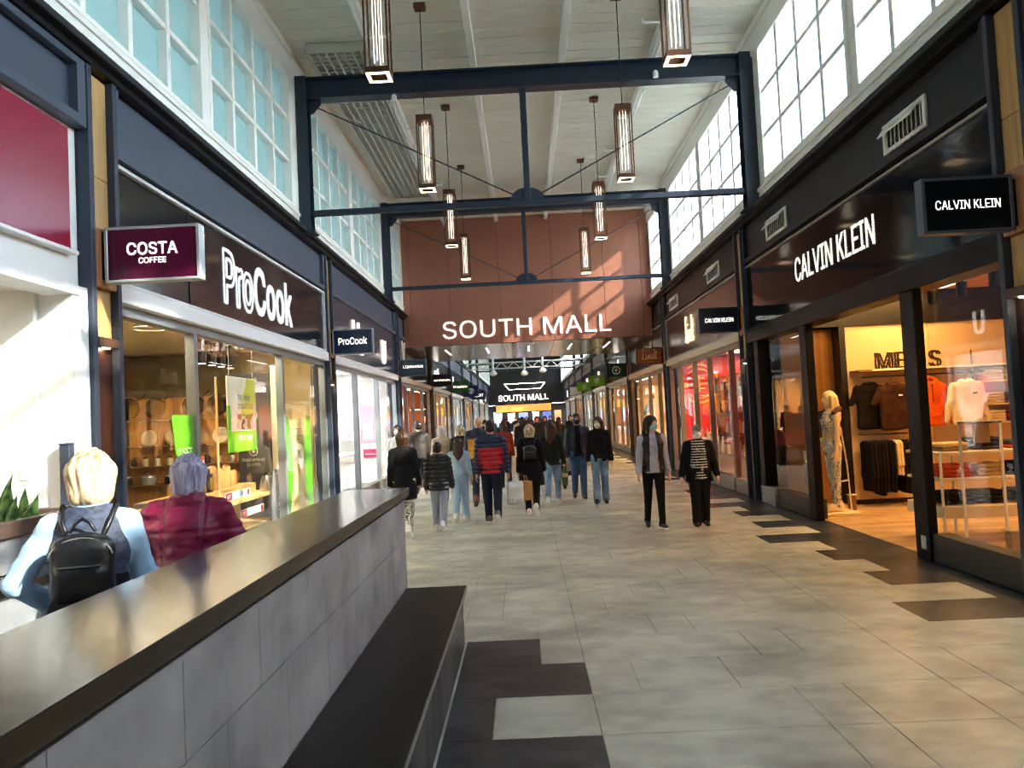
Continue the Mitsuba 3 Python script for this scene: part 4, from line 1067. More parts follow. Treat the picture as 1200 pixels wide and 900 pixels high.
    # hair
    if hair:
        kd, hm = hair[0], hair[1]
        f = Field(HP((0, 0, 1.6)) - .2 - (np.array([.0, .1, .45]) if kd == 'long' else 0), HP((0, 0, 1.6)) + .22, max(.008, gr * .75))
        th = hair[2] if len(hair) > 2 else .012
        if kd == 'bald': f = None
        elif kd == 'cap':
            f.ell(HP((0, .0, 1.64)), (.084, .103, .098), .02, Rh); f.clip(lambda p: -((p - HP((0, 0, 1.645))) @ Rh[:, 2]))
            f.cap(HP((-.04, .09, 1.655)), HP((.04, .09, 1.655)), .02, .02, .02, flat=(1, 1, .5))
        else:
            f.ell(HP((0, -.006, 1.632)), (.076 + th, .094 + th, .096 + th), .02, Rh)
            if kd in ('bob', 'long'):
                for x in (-.06, -.03, 0, .03, .06):
                    yb = -.075 + .5 * abs(x)
                    z1 = 1.50 if kd == 'bob' else 1.30 + 1.5 * abs(x)
                    f.cap(HP((x, yb, 1.62)), HP((x * (.85 if kd == 'bob' else 1.1), yb - (-.012 if kd == 'bob' else .055), z1)), .04 + th * .5, (.02 if kd == 'bob' else .03) + th * .5, .03)
                for sx in (-1, 1): f.cap(HP((sx * .078, .01, 1.65)), HP((sx * (.066 if kd == 'bob' else .08), -.005, 1.52 if kd == 'bob' else 1.44)), .022 + th * .5, .018 + th * .5, .02)
            if kd == 'pony':
                f.cap(HP((0, -.1, 1.66)), HP((0, -.15, 1.60)), .035, .04, .02); f.cap(HP((0, -.15, 1.6)), HP((0, -.15, 1.40)), .045, .025, .02)
            if kd == 'short':
                f.cap(HP((-.05, -.06, 1.58)), HP((.05, -.06, 1.58)), .03 + th * .5, .03 + th * .5, .03)
            # clear the face
            f.ell(HP((0, .115, 1.585)), (.07, .075, .085), 0, Rh, cut=True); f.ell(HP((0, .05, 1.53)), (.068, .08, .08), 0, Rh, cut=True)
            m = np.abs(f.D) < .05; p = (f.pts()[m] - HP((0, 0, 1.6))) @ Rh
            ang = np.arctan2(p[:, 0], -p[:, 1])
            f.D[m] += (.036 if kd == 'bob' else .022 if kd != 'short' else .014) * (meshkit.fbm(np.stack([ang * 7, p[:, 2] * 5 + ang * 2, p[:, 0] * 6], 1), 4, 2) - .5)
        if f is not None: emit('hair' if kd != 'cap' else 'cap', f.mesh(), hm)
        if kd == 'cap':
            f = Field(HP((0, 0, 1.6)) - .2, HP((0, 0, 1.6)) + .2, gr)
            f.ell(HP((0, -.012, 1.61)), (.08, .09, .09), .02, Rh); f.ell(HP((0, .1, 1.59)), (.075, .09, .1), 0, Rh, cut=True)
            emit('hair', f.mesh(), hair[3])
    if mask:
        f = Field(HP((0, .05, 1.56)) - .13, HP((0, .05, 1.56)) + .13, .008)
        f.ell(HP((0, .036, 1.565)), (.064, .084, .064), .0, Rh); f.cap(HP((0, .1, 1.6)), HP((0, .115, 1.58)), .014, .02, .02)
        f.clip(lambda p: np.maximum(.035 - (p - HP((0, 0, 1.56))) @ Rh[:, 1], np.maximum(((p - HP((0, 0, 1.56))) @ Rh[:, 2]) - .048, -.052 - ((p - HP((0, 0, 1.56))) @ Rh[:, 2]))))
        m = emit('face_mask', f.mesh(), mask)
        for sx in (-1, 1): emit('ear_loop', MB().tube([HP((sx * .058, .05, 1.59)), HP((sx * .078, .0, 1.61)), HP((sx * .08, -.015, 1.6))], .0025, 5).mesh(), mat('f0f0f0', .6), None, m)
    J['U'], J['HP'], J['W'], J['t'], J['s'], J['Rl'], J['emit'], J['gr'] = U, HP, W, t, s, Rl, emit, gr
    return J
def world(J, p): return (J['W'] @ np.array([*p, 1.0]))[:3]
def backpack(J, label, mt, w=.125, hh=.15, zc=1.2, dep=.06, off=.13, detail=True, fres=.01):
    """worn on the back: a thing of its own"""
    t = thing('backpack', label, 'backpack')
    U = J['U']; c = np.array([0, -off - dep * .6, zc])
    f = Field(np.array([-w - .05, c[1] - dep - .06, zc - hh - .06]), np.array([w + .05, c[1] + dep + .05, zc + hh + .07]), fres)
    f.rbox(c, (w, dep, hh), .05); f.rbox(c + np.array([0, -dep * .8, -hh * .35]), (w * .8, dep * .5, hh * .5), .035, .02)
    f.ell(c + np.array([0, 0, hh * .7]), (w * .95, dep, hh * .5), .03)
    f.wrinkle(.008, (9, 9, 9), 4)
    Ud = lambda P: np.array([U(p - np.array([0, 0, 0])) for p in P])
    def E(nm, m, mm, smooth=True):
        v = np.asarray(m[0]); v = Ud(v); part(t, nm, moved((v, m[1]), J['W']), mm, smooth)
    E('pack', f.mesh(), mt)
    for sx in (-1, 1):
        E('strap', MB().tube([c + np.array([sx * w * .5, dep * .8, hh * .9]), (sx * .1, -off + .03, 1.40), (sx * .115, -.02, 1.478), (sx * .12, .09, 1.40), (sx * .125, .125, 1.28)], .013, 6).mesh(), mt)
    E('handle', MB().tube([c + np.array([q * w * .4, .0, hh + .03 + .06 * (1 - q * q)]) for q in (-1, -.6, 0, .6, 1)], .008, 6).mesh(), mt)
    if detail:
        E('zip', MB().tube([c + np.array([w * 1.0 * math.cos(a), -dep * .75, hh * .42 + hh * .62 * math.sin(a)]) for a in np.linspace(.1, 3.04, 14)], .004, 5).mesh(), mat('b8b8b4', .3, .8))
        E('zip', MB().tube([c + np.array([q * w * .7, -dep * 1.32, hh * .16]) for q in (-1, 0, 1)], .004, 5).mesh(), mat('8a8a88', .3, .8))
    return t
def zebra(p, n, uv):
    q = fbm(p.x * 60, p.y * 60, p.z * 32, 2); return mix(lin('e8e2d4'), lin('1a1a1a'), dr.select(dr.abs(q - .5) < .07, 1.0, 0.0))
# ================================================================ INSIDE THE CLOTHES SHOP (right)
DARKP = mat('14110f', .4)
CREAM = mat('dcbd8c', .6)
def plank_fn(p, n, uv):
    a = fbm(p.x * 1.2, p.y * 5, 1.0, 3); b = fbm(p.x * 5, p.y * 60, 2.0, 2)
    return mix(lin('a9865c'), lin('cbab7c'), dr.clip((a - .5) * 1.4 + (b - .5) * .8 + .5, 0, 1))
matp('shop_floor', plank_fn, .35)
r = struct('shop_room', 'warm lit interior of the clothes shop', 'room')
y0, y1, h = 6.32, 14.6, 3.55
part(r, 'back_wall', box(11.5, 11.6, y0, y1, 0, h), CREAM)
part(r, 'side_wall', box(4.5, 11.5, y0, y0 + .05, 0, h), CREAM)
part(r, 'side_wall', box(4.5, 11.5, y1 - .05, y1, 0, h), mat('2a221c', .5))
for i in range(9): part(r, 'ceiling_plank', box(4.42, 11.5, y0 + .92 * i + .006, min(y0 + .92 * (i + 1), y1) - .006, h, h + .05, .006), 'wood_display')
part(r, 'room_ceiling', box(4.42, 11.5, y0, y1, h + .05, h + .1), DARKP)
part(r, 'room_floor', box(4.36, 11.5, y0, y1, -.004, .004), 'shop_floor')
part(r, 'dark_header', box(4.4, 11.5, 13.28, 13.36, 3.0, h), DARKP)
part(r, 'dim_glass_panel', box(4.47, 4.875, 13.62, 13.68, 0, 3.0), mat('4a3524', .3))  # darker brown paints in the dim, reflecting look of the window before it
part(r, 'display_wall', box(4.88, 5.36, 13.62, 13.68, 0, 3.0), matp('bronze_panel', wood_fn('6a4420', '9a6a34', .5), .28, .4))
part(r, 'dark_reveal', box(5.36, 5.46, 13.3, 13.7, 0, 3.0), DARKP)
for i in range(3): part(r, 'wall_panel', box(5.46 + 1.4 * i + .003, 5.46 + 1.4 * (i + 1) - .003, 13.32, 13.4, .08, 3.0, .004), CREAM)
part(r, 'dark_base', box(5.46, 9.66, 13.32, 13.38, 0, .08), DARKP)
l = thing('shop_ceiling_light', 'row of warm panels in the clothes shop ceiling', 'ceiling light')
for i, (xa, ya) in enumerate(((5.0, 12.0), (5.9, 12.5), (5.0, 10.2), (5.8, 10.6), (5.0, 8.2), (5.8, 8.6))):
    q = [[xa, ya, h - .02], [xa + 1.1, ya, h - .02], [xa + 1.1, ya + .5, h - .02], [xa, ya + .5, h - .02]]
    part(l, 'diffuser', MB().quad(*q[::-1]), mat('fff0d0', .5), emit=np.array((1, .56, .2)) * 15 * LAMP)
    part(l, 'rim', box(xa - .03, xa + 1.13, ya - .03, ya + .53, h - .016, h - .001), BLACK)
t = thing('track_light', 'grey light track with three black spotlights behind the right clothes shop window', 'track light')
part(t, 'track', box(4.74, 4.86, 7.6, 9.6, 3.14, 3.2, .006), mat('5f6f74', .4))
for yy in (9.15, 8.55, 7.95):
    s_ = part(t, 'spot', moved(MB().lathe([(0, -.09), (.05, -.09), (.055, .08), (.03, .1), (0, .1)], n=14).mesh(), np.vstack([np.hstack([rotx(.5) @ roty(-.25), [[4.8], [yy], [2.92]]]), [0, 0, 0, 1]])), BLACK, 40)
    part(t, 'stem', MB().tube([[4.8, yy, 3.14], [4.8, yy, 2.98]], .012, 6), BLACK)
    part(t, 'adapter', box(4.75, 4.85, yy - .08, yy + .08, 3.09, 3.14), BLACK)
part(t, 'hanger', MB().tube([[4.8, 8.0, 3.2], [4.8, 8.0, h]], .01, 6), BLACK); part(t, 'hanger', MB().tube([[4.8, 9.2, 3.2], [4.8, 9.2, h]], .01, 6), BLACK)
t = thing('wall_shelf', 'shelf under the dark lettering on the clothes shop wall', 'shelf')
part(t, 'board', box(5.5, 9.4, 12.95, 13.32, 2.2, 2.24, .006), mat('8a6238', .5)); part(t, 'edge', box(5.72, 9.4, 12.93, 12.95, 2.21, 2.245), mat('f4e8cc', .5))
t = thing('shelf_lettering', 'dark capital letters on the clothes shop shelf with a second set imitating their reflection', 'lettering')
for dx, dy in ((0, 0), (.07, .05)):  # the offset second set imitates a reflection in the window glass
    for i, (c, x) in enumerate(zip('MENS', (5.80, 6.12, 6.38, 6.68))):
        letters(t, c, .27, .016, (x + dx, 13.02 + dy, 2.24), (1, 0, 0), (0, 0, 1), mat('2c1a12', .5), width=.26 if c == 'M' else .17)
t = thing('clothes_rail', 'upper dark clothes rail under the shelf', 'rail'); part(t, 'bar', MB().tube([[5.6, 13.05, 2.12], [7.62, 13.05, 2.12]], .012, 8), DARKP)
for x in (5.7, 6.55, 7.5): part(t, 'bracket', MB().tube([[x, 13.05, 2.12], [x, 13.32, 2.12]], .01, 6), DARKP)
t = thing('clothes_rail', 'lower dark clothes rail with the row of dark jackets', 'rail'); part(t, 'bar', MB().tube([[5.55, 13.0, 1.17], [6.25, 13.0, 1.17]], .012, 8), DARKP)
for x in (5.6, 6.2): part(t, 'bracket', MB().tube([[x, 13.0, 1.17], [x, 13.32, 1.17]], .01, 6), DARKP)
def garment(name, label, cx, y, ztop, w, hgt, mt, long_sleeves=False, logo=None, hood=False, zip_=False, group=None):
    t = thing(name, label, 'clothing', group)
    f = Field((-w * .85, -.12, -hgt - .08), (w * .85, .12, .16), .014)
    f.rbox((0, 0, -hgt * .55), (w * .40, .05, hgt * .46), .045)
    f.cap((-w * .33, 0, -.07), (w * .33, 0, -.07), .055, .055, .04, flat=(1, .8, 1)); f.cap((-.07, 0, -.0), (.07, 0, -.0), .04, .04, .06)
    for s in (-1, 1):
        e = (s * w * .56, 0, -hgt * (.9 if long_sleeves else .42)); f.cap((s * w * .36, 0, -.09), e, .06, .05, .035, flat=(1, .75, 1))
    if hood: f.ell((0, .02, .0), (.12, .07, .10), .03)
    f.ell((0, -.05, .035), (.075, .06, .05), 0, cut=True)
    f.wrinkle(.022, (9, 4, 5), int(cx * 10) % 7)
    W = M4((cx, y, ztop))
    part(t, 'cloth', moved(f.mesh(), W), mt, True)
    part(t, 'hanger', moved(MB().tube([(-w * .3, 0, -.05), (0, 0, .05), (w * .3, 0, -.05)], .008, 5).tube([(0, 0, .05), (0, 0, .1), (.02, 0, .125), (.03, 0, .11)], .004, 5).mesh(), W), mat('5a3a22', .5))
    if logo: part(t, 'logo', moved(MB().box(w * .12, w * .24, -.062, -.052, -.2, -.17, .004).mesh(), W), logo)
    if zip_: part(t, 'zip', moved(MB().box(-.006, .006, -.066, -.05, -.32, -.02).mesh(), W), mat('6a2408', .4)); part(t, 'pocket', moved(MB().box(-w * .2, w * .2, -.064, -.045, -hgt * .8, -hgt * .55, .008).mesh(), W), mt)
    return t
garment('tee', 'black tee shirt hanging left on the upper rail', 5.72, 13.1, 2.0, .56, .74, mat('17120f', .8))
garment('tee', 'dark brown tee shirt with a small white logo on the upper rail', 6.02, 12.93, 1.98, .56, .74, mat('3a2114', .8), logo=mat('f0e8dc'))
garment('hoodie', 'bright orange hoodie hanging in the clothes shop window', 6.60, 12.85, 1.98, .56, .70, mat('e25a12', .75), True, hood=True, zip_=True)
garment('sweatshirt', 'cream sweatshirt hanging beside the orange hoodie', 7.04, 12.62, 1.96, .60, .68, mat('e3cda4', .8), True, logo=mat('6a4a2a'))
pr = np.random.RandomState(5)
for i in range(11):
    x = 5.56 + i * .06; lt = i in (7, 8)
    t = thing('hanging_jacket', ORD[i] + ' garment from the left on the lower rail, a ' + ('pale cream top' if lt else 'black jacket'), 'clothing', 'pale tops on the lower rail' if lt else 'dark jackets on the lower rail')
    f = Field((-.04, -.3, -.95), (.04, .3, .08), .014)
    L_ = .55 if lt else .82 + pr.uniform(-.05, .08)
    f.rbox((0, 0, -L_ * .5 - .03), (.024, .2, L_ * .5), .025); f.cap((0, -.17, -.07), (0, -.21, -L_ * .75), .026, .024, .02); f.cap((0, .17, -.07), (0, .21, -L_ * .75), .026, .024, .02); f.cap((0, -.12, -.03), (0, .12, -.03), .025, .025, .03)
    f.wrinkle(.01, (6, 9, 5), i)
    W = M4((x, 12.97, 1.08), pr.uniform(-.03, .03))
    part(t, 'cloth', moved(f.mesh(), W), mat('dfc38c', .8) if lt else mat(['15110f', '1d1613', '100e0d'][i % 3], .8), True)
    part(t, 'hanger_hook', moved(MB().tube([(0, 0, -.01), (0, 0, .07), (0, .015, .095), (0, .03, .085)], .004, 5).mesh(), W), mat('8a8a88', .3, .8))
SHF = mat('dcc9a2', .5)
fold_n = [0]
_fold = {}
def folded(x, y, z, w, d, hh, mt, label, group, rz=0):
    k = (round(w, 2), round(d, 2), round(hh, 3))
    t = thing('folded_top', label, 'clothing', group)
    if k not in _fold:
        m = MB().box(-w / 2, w / 2, -d / 2, d / 2, 0, hh, hh * .42)
        m.tube([(-w / 2 + .01, -d / 2 + hh * .4, hh * .5), (w / 2 - .01, -d / 2 + hh * .4, hh * .5)], hh * .5, 8)
        _fold[k] = m.mesh()
    part(t, 'cloth', moved(_fold[k], M4((x, y, z), rz)), mt, 40)
for i, z in enumerate((1.26, 1.56, 1.94)):
    t = thing('wall_shelf', ['lowest', 'middle', 'top'][i] + ' cream shelf of folded tops on the clothes shop wall', 'shelf')
    part(t, 'board', box(7.5, 9.4, 12.95, 13.32, z, z + .03, .005), SHF)
    for j, x in enumerate((7.72, 8.05, 8.4, 8.75)):
        for q in range(4):
            m = [mat('d9c49a', .8), mat('cdb98f', .8), mat('8c2a1c', .8), mat('3a3028', .8)][0 if (j + i) % 3 == 0 else (1 if j % 2 == 0 else (2 if i != 1 else 3))]
            folded(x, 13.12, z + .032 + q * .0455, .28, .3, .043, m, f'{ORD[q]} folded top up, {ORD[j]} stack from left, {["lowest", "middle", "top"][i]} wall shelf', f'folded tops on the {["lowest", "middle", "top"][i]} wall shelf')
part_rail = thing('shelf_upright', 'thin dark uprights holding the wall shelves', 'shelf upright')
for x in (7.55, 8.25): part(part_rail, 'rod', MB().tube([[x, 13.31, 1.1], [x, 13.31, 2.5]], .01, 5), DARKP)
t = thing('display_table', 'tiered cream clothes display with thin white posts in the right shop window', 'display stand')
part(t, 'tray', box(4.84, 7.0, 9.3, 10.2, .31, .45, .008), SHF)
for z in (.74, 1.05): part(t, 'board', box(4.84, 7.0, 9.35, 10.15, z, z + .035, .005), SHF)
for x, y in ((4.86, 9.36), (5.9, 9.36), (6.98, 9.36), (5.4, 10.14), (6.98, 10.14)):
    if 1: part(t, 'post', box(x - .012, x + .012, y - .012, y + .012, 0, 1.1), mat('f0ece2', .4))
for x, y in ((5.02, 9.2), (5.28, 8.85)): part(t, 'front_post', box(x - .012, x + .012, y - .012, y + .012, 0, 1.42), mat('f4f0e6', .4))
part(t, 'front_bar', box(5.0, 5.3, 8.84, 9.2, 1.42, 1.44), mat('2a2420', .5)); part(t, 'sign_card', box(5.06, 5.24, 8.98, 9.0, 1.2, 1.42), mat('b08c5c', .6))
cols = ['15110f', '201812', 'd2521a', '2a2420', '8a6a44', 'c9ad78', '17130f', '3a2a1e']
for lv, z in enumerate((.45, .775, 1.085)):
    for j, x in enumerate((5.1, 5.5, 5.95, 6.35, 6.7)):
        for q in range(3 if lv < 2 else 2 + (j % 2)):
            c = cols[(j * 3 + lv * 2 + (q if lv == 2 else 0)) % 8]
            folded(x, 9.62, z + .002 + q * .0505, .32, .34, .048, mat(c, .8), f'{ORD[q]} folded garment up, {ORD[j]} pile from left, {["bottom", "middle", "top"][lv]} tier of the clothes display', f'folded garments on the {["bottom", "middle", "top"][lv]} tier')
for i, (x, y) in enumerate(((5.13, 12.65), (5.24, 8.7))):
    t = thing('floor_bollard', ['small brown metal floor post beside the mannequin', 'small metal floor post behind the right shop window'][i], 'floor post')
    part(t, 'body', box(x - .06, x + .06, y - .05, y + .05, 0, .24, .02), mat('8a6a48', .3, .6)); part(t, 'cap', box(x - .065, x + .065, y - .055, y + .055, .24, .26, .008), mat('c8b89a', .3, .6))
# window stand in the left window of the clothes shop
t = thing('window_plinth', 'grey card with small lettering low in the left clothes shop window', 'sign')
part(t, 'board', box(4.6, 4.62, 12.5, 13.2, .35, .95, .006), mat('6a6458', .5)); letters(t, 'MODERN COTTON', .06, .006, (4.6, 13.1, .75), (0, -1, 0), (0, 0, 1), mat('e8e0cc', .5), width=.5)
# mannequin
MANN = mat('e2c58e', .45)
J = person('cream mannequin with blonde ponytail and black and white outfit at the shop entrance', (4.72, 12.25), math.pi / 2 + .1, 1.82, True, legs=((.03, .02), (-.05, .05)), arms=((.02, .08, .15), (.1, .1, .25)), skin='e2c58e', eyes=False, category='mannequin', name='mannequin', base=.07,
           hair=('long', mat('e8cf96', .5), .006), shoes=('sneaker', 'e6d2a8', 'f0e0c0'), legsw={'mat': matp('zebra_knit', zebra, .7), 'off': .007}, res=.013,
           top=[{'name': 'bra_top', 'mat': 'zebra_knit', 'off': .012, 'hem': 1.14, 'sleeves': 0, 'wr': .003, 'collar': -.06}])
W = J['W']; U = J['U']
m = MB()
for q in range(3): m.tube([U((-.19, .02 + .02 * q, 1.40)), U((-.1, -.09, 1.46)), U((.1, -.09, 1.46)), U((.19, .02 + .02 * q, 1.40)), U((.1, .14, 1.27)), U((.02, .16, 1.16 - .05 * q))], [.03, .045, .045, .035, .035, .03], 8)
t = thing('shawl', 'dark mauve jumper tied round the mannequin shoulders', 'clothing'); part(t, 'cloth', moved(m.mesh(), W), mat('4a3436', .8), True)
t = thing('mannequin_stand', 'low cream base plate with a white support rod under the mannequin', 'stand')
part(t, 'plate', box(4.47, 5.0, 12.0, 12.6, .004, .06, .01), mat('e0cc9c', .4)); part(t, 'rod', MB().tube([[4.98, 12.3, .05], [4.95, 12.3, .75], [4.88, 12.28, 1.35]], .012, 8), mat('e6e0d4', .3, .4)); part(t, 'rod', MB().tube([[4.95, 12.3, .52], [4.8, 12.27, .5]], .012, 8), mat('e6e0d4', .3, .4))

# ================================================================ INSIDE THE COOKWARE SHOP (left)
OLIVE = mat('6e6446', .7)
yb = 14.62
t = thing('pan_wall', 'wooden display wall with shelves of pans and plates in the cookware shop', 'display wall')
part(t, 'upper_panel', box(-9.2, -5.3, yb, yb + .06, 2.42, 3.2), OLIVE)
for i in range(5): part(t, 'back_panel', box(-9.2 + .78 * i + .004, -9.2 + .78 * (i + 1) - .004, yb - .02, yb + .05, .1, 2.42, .004), 'wood_display')
for z in (1.98, 1.5, 1.14, .8): part(t, 'shelf', box(-9.2, -5.3, yb - .28, yb - .02, z, z + .025, .004), mat('7a5630', .5))
def pan(x, z, r, mt, inner, label, group, handle=True):
    k = thing('frying_pan' if handle else 'plate', label, 'pan' if handle else 'plate', group)
    f = M4((x, yb - .19, z)) @ np.vstack([np.hstack([rotx(math.pi / 2 - .18), [[0], [0], [0]]]), [0, 0, 0, 1]])
    part(k, 'dish', moved(MB().lathe([(0, .0), (r * .75, .0), (r, .06 if handle else .02), (r * 1.02, .065 if handle else .025), (r * .97, .06 if handle else .022), (r * .72, .012), (0, .012)], n=24).mesh(), f), mt, 35)
    part(k, 'inside', moved(MB().lathe([(0, .014), (r * .72, .014), (r * .95, .058 if handle else .024), (r * .93, .062 if handle else .027), (r * .7, .018), (0, .018)], n=24).mesh(), f), inner, 35)
    if handle: part(k, 'handle', moved(MB().tube([(r * .8 * .7, r * .9 * .7, .05), (r * 1.9 * .7, r * 1.7 * .7, .09)], [.016, .012], 8).mesh(), f), mat('3a2a1c', .4))
for i, x in enumerate((-8.5, -7.85, -7.3, -6.8, -6.1, -5.65)):
    pan(x, 2.22, .2 if i % 2 else .23, mat(['caa878', '2a2420'][i % 2], .4), mat('2a211a', .35), f'{ORD[i]} large pan from the left on the top shelf of the cookware wall', 'pans on the top shelf')
for i, x in enumerate((-8.6, -8.1, -7.42, -6.95, -6.5, -6.0, -5.62)):
    pan(x, 1.68, .15, mat(['e0cba0', '8f7a58', '7a6a4e'][i % 3], .4), mat(['ead9b4', 'a48e68', '8f7c5a'][i % 3], .4), f'{ORD[i]} round plate from the left on the plate shelf of the cookware wall', 'plates on the plate shelf', False)
for i in range(16):
    x = -8.9 + i * .23
    k = thing('storage_jar', f'{ORD[i]} small storage jar from the left on the third cookware shelf', 'jar', 'jars on the third shelf')
    part(k, 'body', MB().lathe([(0, 0), (.05, 0), (.055, .02), (.055, .12), (.04, .14), (0, .14)], x, yb - .15, 1.167, 12), mat(['e8dcba', '2c2620', 'cdb88a'][i % 3 if i % 5 else 0], .35), 40)
    part(k, 'lid', MB().lathe([(0, .14), (.042, .14), (.042, .16), (.012, .165), (.012, .18), (0, .18)], x, yb - .15, 1.167, 10), mat('3a2c20', .4), 40)
for i in range(8):
    x = -8.8 + i * .45
    k = thing('casserole', f'{ORD[i]} lidded pot from the left on the low shelf of the cookware wall', 'pot', 'pots on the low shelf')
    part(k, 'body', MB().lathe([(0, 0), (.13, 0), (.14, .02), (.14, .14), (0, .14)], x, yb - .175, .827, 16), mat(['4a3a2c', '9a9a96', '2a2622'][i % 3], .35, .3), 40)
    part(k, 'lid', MB().lathe([(.145, .14), (.14, .155), (.05, .185), (.02, .19), (.02, .215), (0, .22)], x, yb - .175, .827, 16), mat('b9b4a8', .25, .6), 40)
t = thing('promise_board', 'tall grey board with white lettering and icons inside the cookware shop', 'sign')
part(t, 'board', box(-5.22, -4.62, 14.2, 14.24, .1, 2.78, .005), mat('4a4648', .5))
part(t, 'frame', box(-4.6, -4.5, 14.18, 14.26, 0, 2.9, .005), mat('e8e4cc', .5))
letters(t, 'promise', .13, .006, (-5.2, 14.2, 2.42), (1, 0, 0), (0, 0, 1), mat('f4f4f2', .4), width=.52)
import shapely.geometry as sg
for z, s_ in ((2.0, .1), (1.62, .07), (1.35, .08)):
    c = sg.Point(0, 0).buffer(s_); part(t, 'icon', extr(c.difference(sg.Point(0, 0).buffer(s_ * .82)).union(sg.box(-s_ * .4, -.012, s_ * .4, .012)).union(sg.box(-.012, -s_ * .4, .012, s_ * .4)), .006, (-4.95, 14.2, z), (1, 0, 0), (0, 0, 1)), mat('f4f4f2', .4))
letters(t, 'Guaranteed', .06, .006, (-5.16, 14.2, 1.18), (1, 0, 0), (0, 0, 1), mat('f4f4f2', .4), width=.42); letters(t, 'Quality', .06, .006, (-5.08, 14.2, 1.09), (1, 0, 0), (0, 0, 1), mat('f4f4f2', .4), width=.26)
XP = -4.14
def banner_fn(p, n, uv):
    z = p.z; g = dr.select(z < 1.74, 1.0, 0.0)
    lf = dr.select(dr.abs(p.y - 11.85 + .35 * (2.5 - z)) < .16 + .12 * noise(z * 5, 1.0), 1.0, 0.0) * dr.select(z > 1.95, 1.0, 0.0)
    ph = dr.select((z > 1.76) & (z < 1.98) & (p.y > 11.25) & (p.y < 11.9), 1.0, 0.0)
    c = mix(lin('e9ebd8'), lin('d8e05a'), lf)
    c = mix(c, lin('7a5a38'), ph * (dr.select(noise(p.y * 16, z * 16, 1.0) > .5, 1.0, .3)))
    ed = dr.select((p.y < 11.0) & (z < 2.1), 1.0, 0.0)
    return mix(c, lin('74c81e'), dr.maximum(g, ed * .9))
t = thing('hanging_banner', 'green and white printed banner hanging in the cookware shop window', 'banner')
part(t, 'sheet', box(XP - .02, XP, 10.9, 12.05, 1.44, 2.52, .004), matp('banner_print', banner_fn, .5))
for z, w_, tx in ((1.6, .55, 'TRY IT NOW'), (2.18, .5, 'THE NEW'), (2.06, .62, 'COLLECTION')): letters(t, tx, .08, .004, (XP, 11.28, z), (0, 1, 0), (0, 0, 1), mat('ffffff' if z < 1.7 else '8a8f80', .5), width=w_)
for y in (11.0, 11.95): part(t, 'cord', MB().tube([[XP - .01, y, 2.52], [XP - .01, y, 3.24]], .004, 5), SILVER)
t = thing('banner_pole', 'thin pale wooden pole beside the green banner', 'pole'); part(t, 'pole', MB().tube([[XP - .1, 10.75, .0], [XP - .1, 10.75, 2.5]], .018, 8), mat('c9a870', .5))
# leaf shaped green decal on the glass and a printed window poster
def leafpoly(w, h): return sg.Polygon([(w * math.sin(a) * (1 if math.cos(a) < .2 else .9), h * (1 - math.cos(a)) / 2) for a in np.linspace(0, 2 * math.pi, 30)[:-1]])
t = thing('window_decal', 'green leaf shaped window sticker reading 2 SET beside the metal post', 'sticker')
part(t, 'sheet', extr(leafpoly(.3, 1.3).intersection(sg.box(-.3, 0, .22, .7)), .004, (XL - .1, 8.81, 1.25), (0, 1, 0), (0, 0, 1)), mat('559e1a', .45))
letters(t, '2 SET', .1, .003, (XL - .095, 8.64, 1.48), (0, 1, 0), (0, 0, 1), mat('e8f4d8', .5), width=.36)
def board_fn(p, n, uv):
    g = fbm(p.y * 3, p.z * 22, 1.0, 3)
    c = mix(lin('e9d99a'), lin('d9c07c'), dr.clip((g - .5) * 2 + .5, 0, 1))
    u = (p.y - 13.5); e = dr.select(dr.abs(u) > .33 + .35 * dr.square(p.z - 1.15), 1.0, 0.0) * dr.select(p.z < 1.95, 1.0, 0.0)
    return mix(c, lin('5cb01e'), e)
t = thing('window_poster', 'pale wood toned poster with green edges in the right cookware window', 'poster')
part(t, 'sheet', box(XL - .2, XL - .185, 12.72, 14.35, .35, 2.15, .004), matp('poster_print', board_fn, .5))
for z, w_ in ((1.72, .5), (1.6, .5), (1.48, .5)): part(t, 'printed_line', box(XL - .186, XL - .182, 13.25, 13.25 + w_, z, z + .012), mat('a08a50', .6))
letters(t, '100', .16, .003, (XL - .185, 13.3, 1.2), (0, 1, 0), (0, 0, 1), mat('b8a060', .5), width=.42)
# lights in the cookware shop
for i, (x, y) in enumerate(((-4.5, 8.4), (-5.1, 12.4), (-5.1, 12.8), (-5.1, 13.2), (-5.1, 13.6))):
    k = thing('spot_light', 'black cylinder spotlight ' + ('near the left edge of the cookware window' if i == 0 else f'in the cluster on the cookware shop ceiling, {ORD[i - 1]} from the front'), 'spotlight', None if i == 0 else 'cluster of black spotlights')
    part(k, 'base', box(x - .16, x + .02, y - .05, y + .05, 3.19, 3.245, .006), BLACK); part(k, 'stem', MB().tube([[x, y, 3.2], [x, y, 3.05]], .014, 6), BLACK)
    part(k, 'can', MB().lathe([(0, .0), (.07, 0), (.075, .2), (.05, .22), (0, .22)], x, y, 2.84, 14), BLACK, 40); part(k, 'lens', MB().lathe([(0, -.004), (.055, -.004), (.055, .002), (0, .002)], x, y, 2.838, 12), mat('fff4dc', .4), emit=np.array(WARM) * 14 * LAMP)
k = thing('round_downlight', 'flat round ceiling light in the cookware shop', 'ceiling light'); part(k, 'rim', MB().lathe([(.2, .0), (.22, .0), (.22, .02), (.2, .02)], -5.2, 10.9, 3.225, 24), WHITE_P); part(k, 'diffuser', MB().lathe([(.2, .004), (0, .004)], -5.2, 10.9, 3.225, 24), mat('fff4dc', .4), emit=np.array(WHITE) * 9 * LAMP)
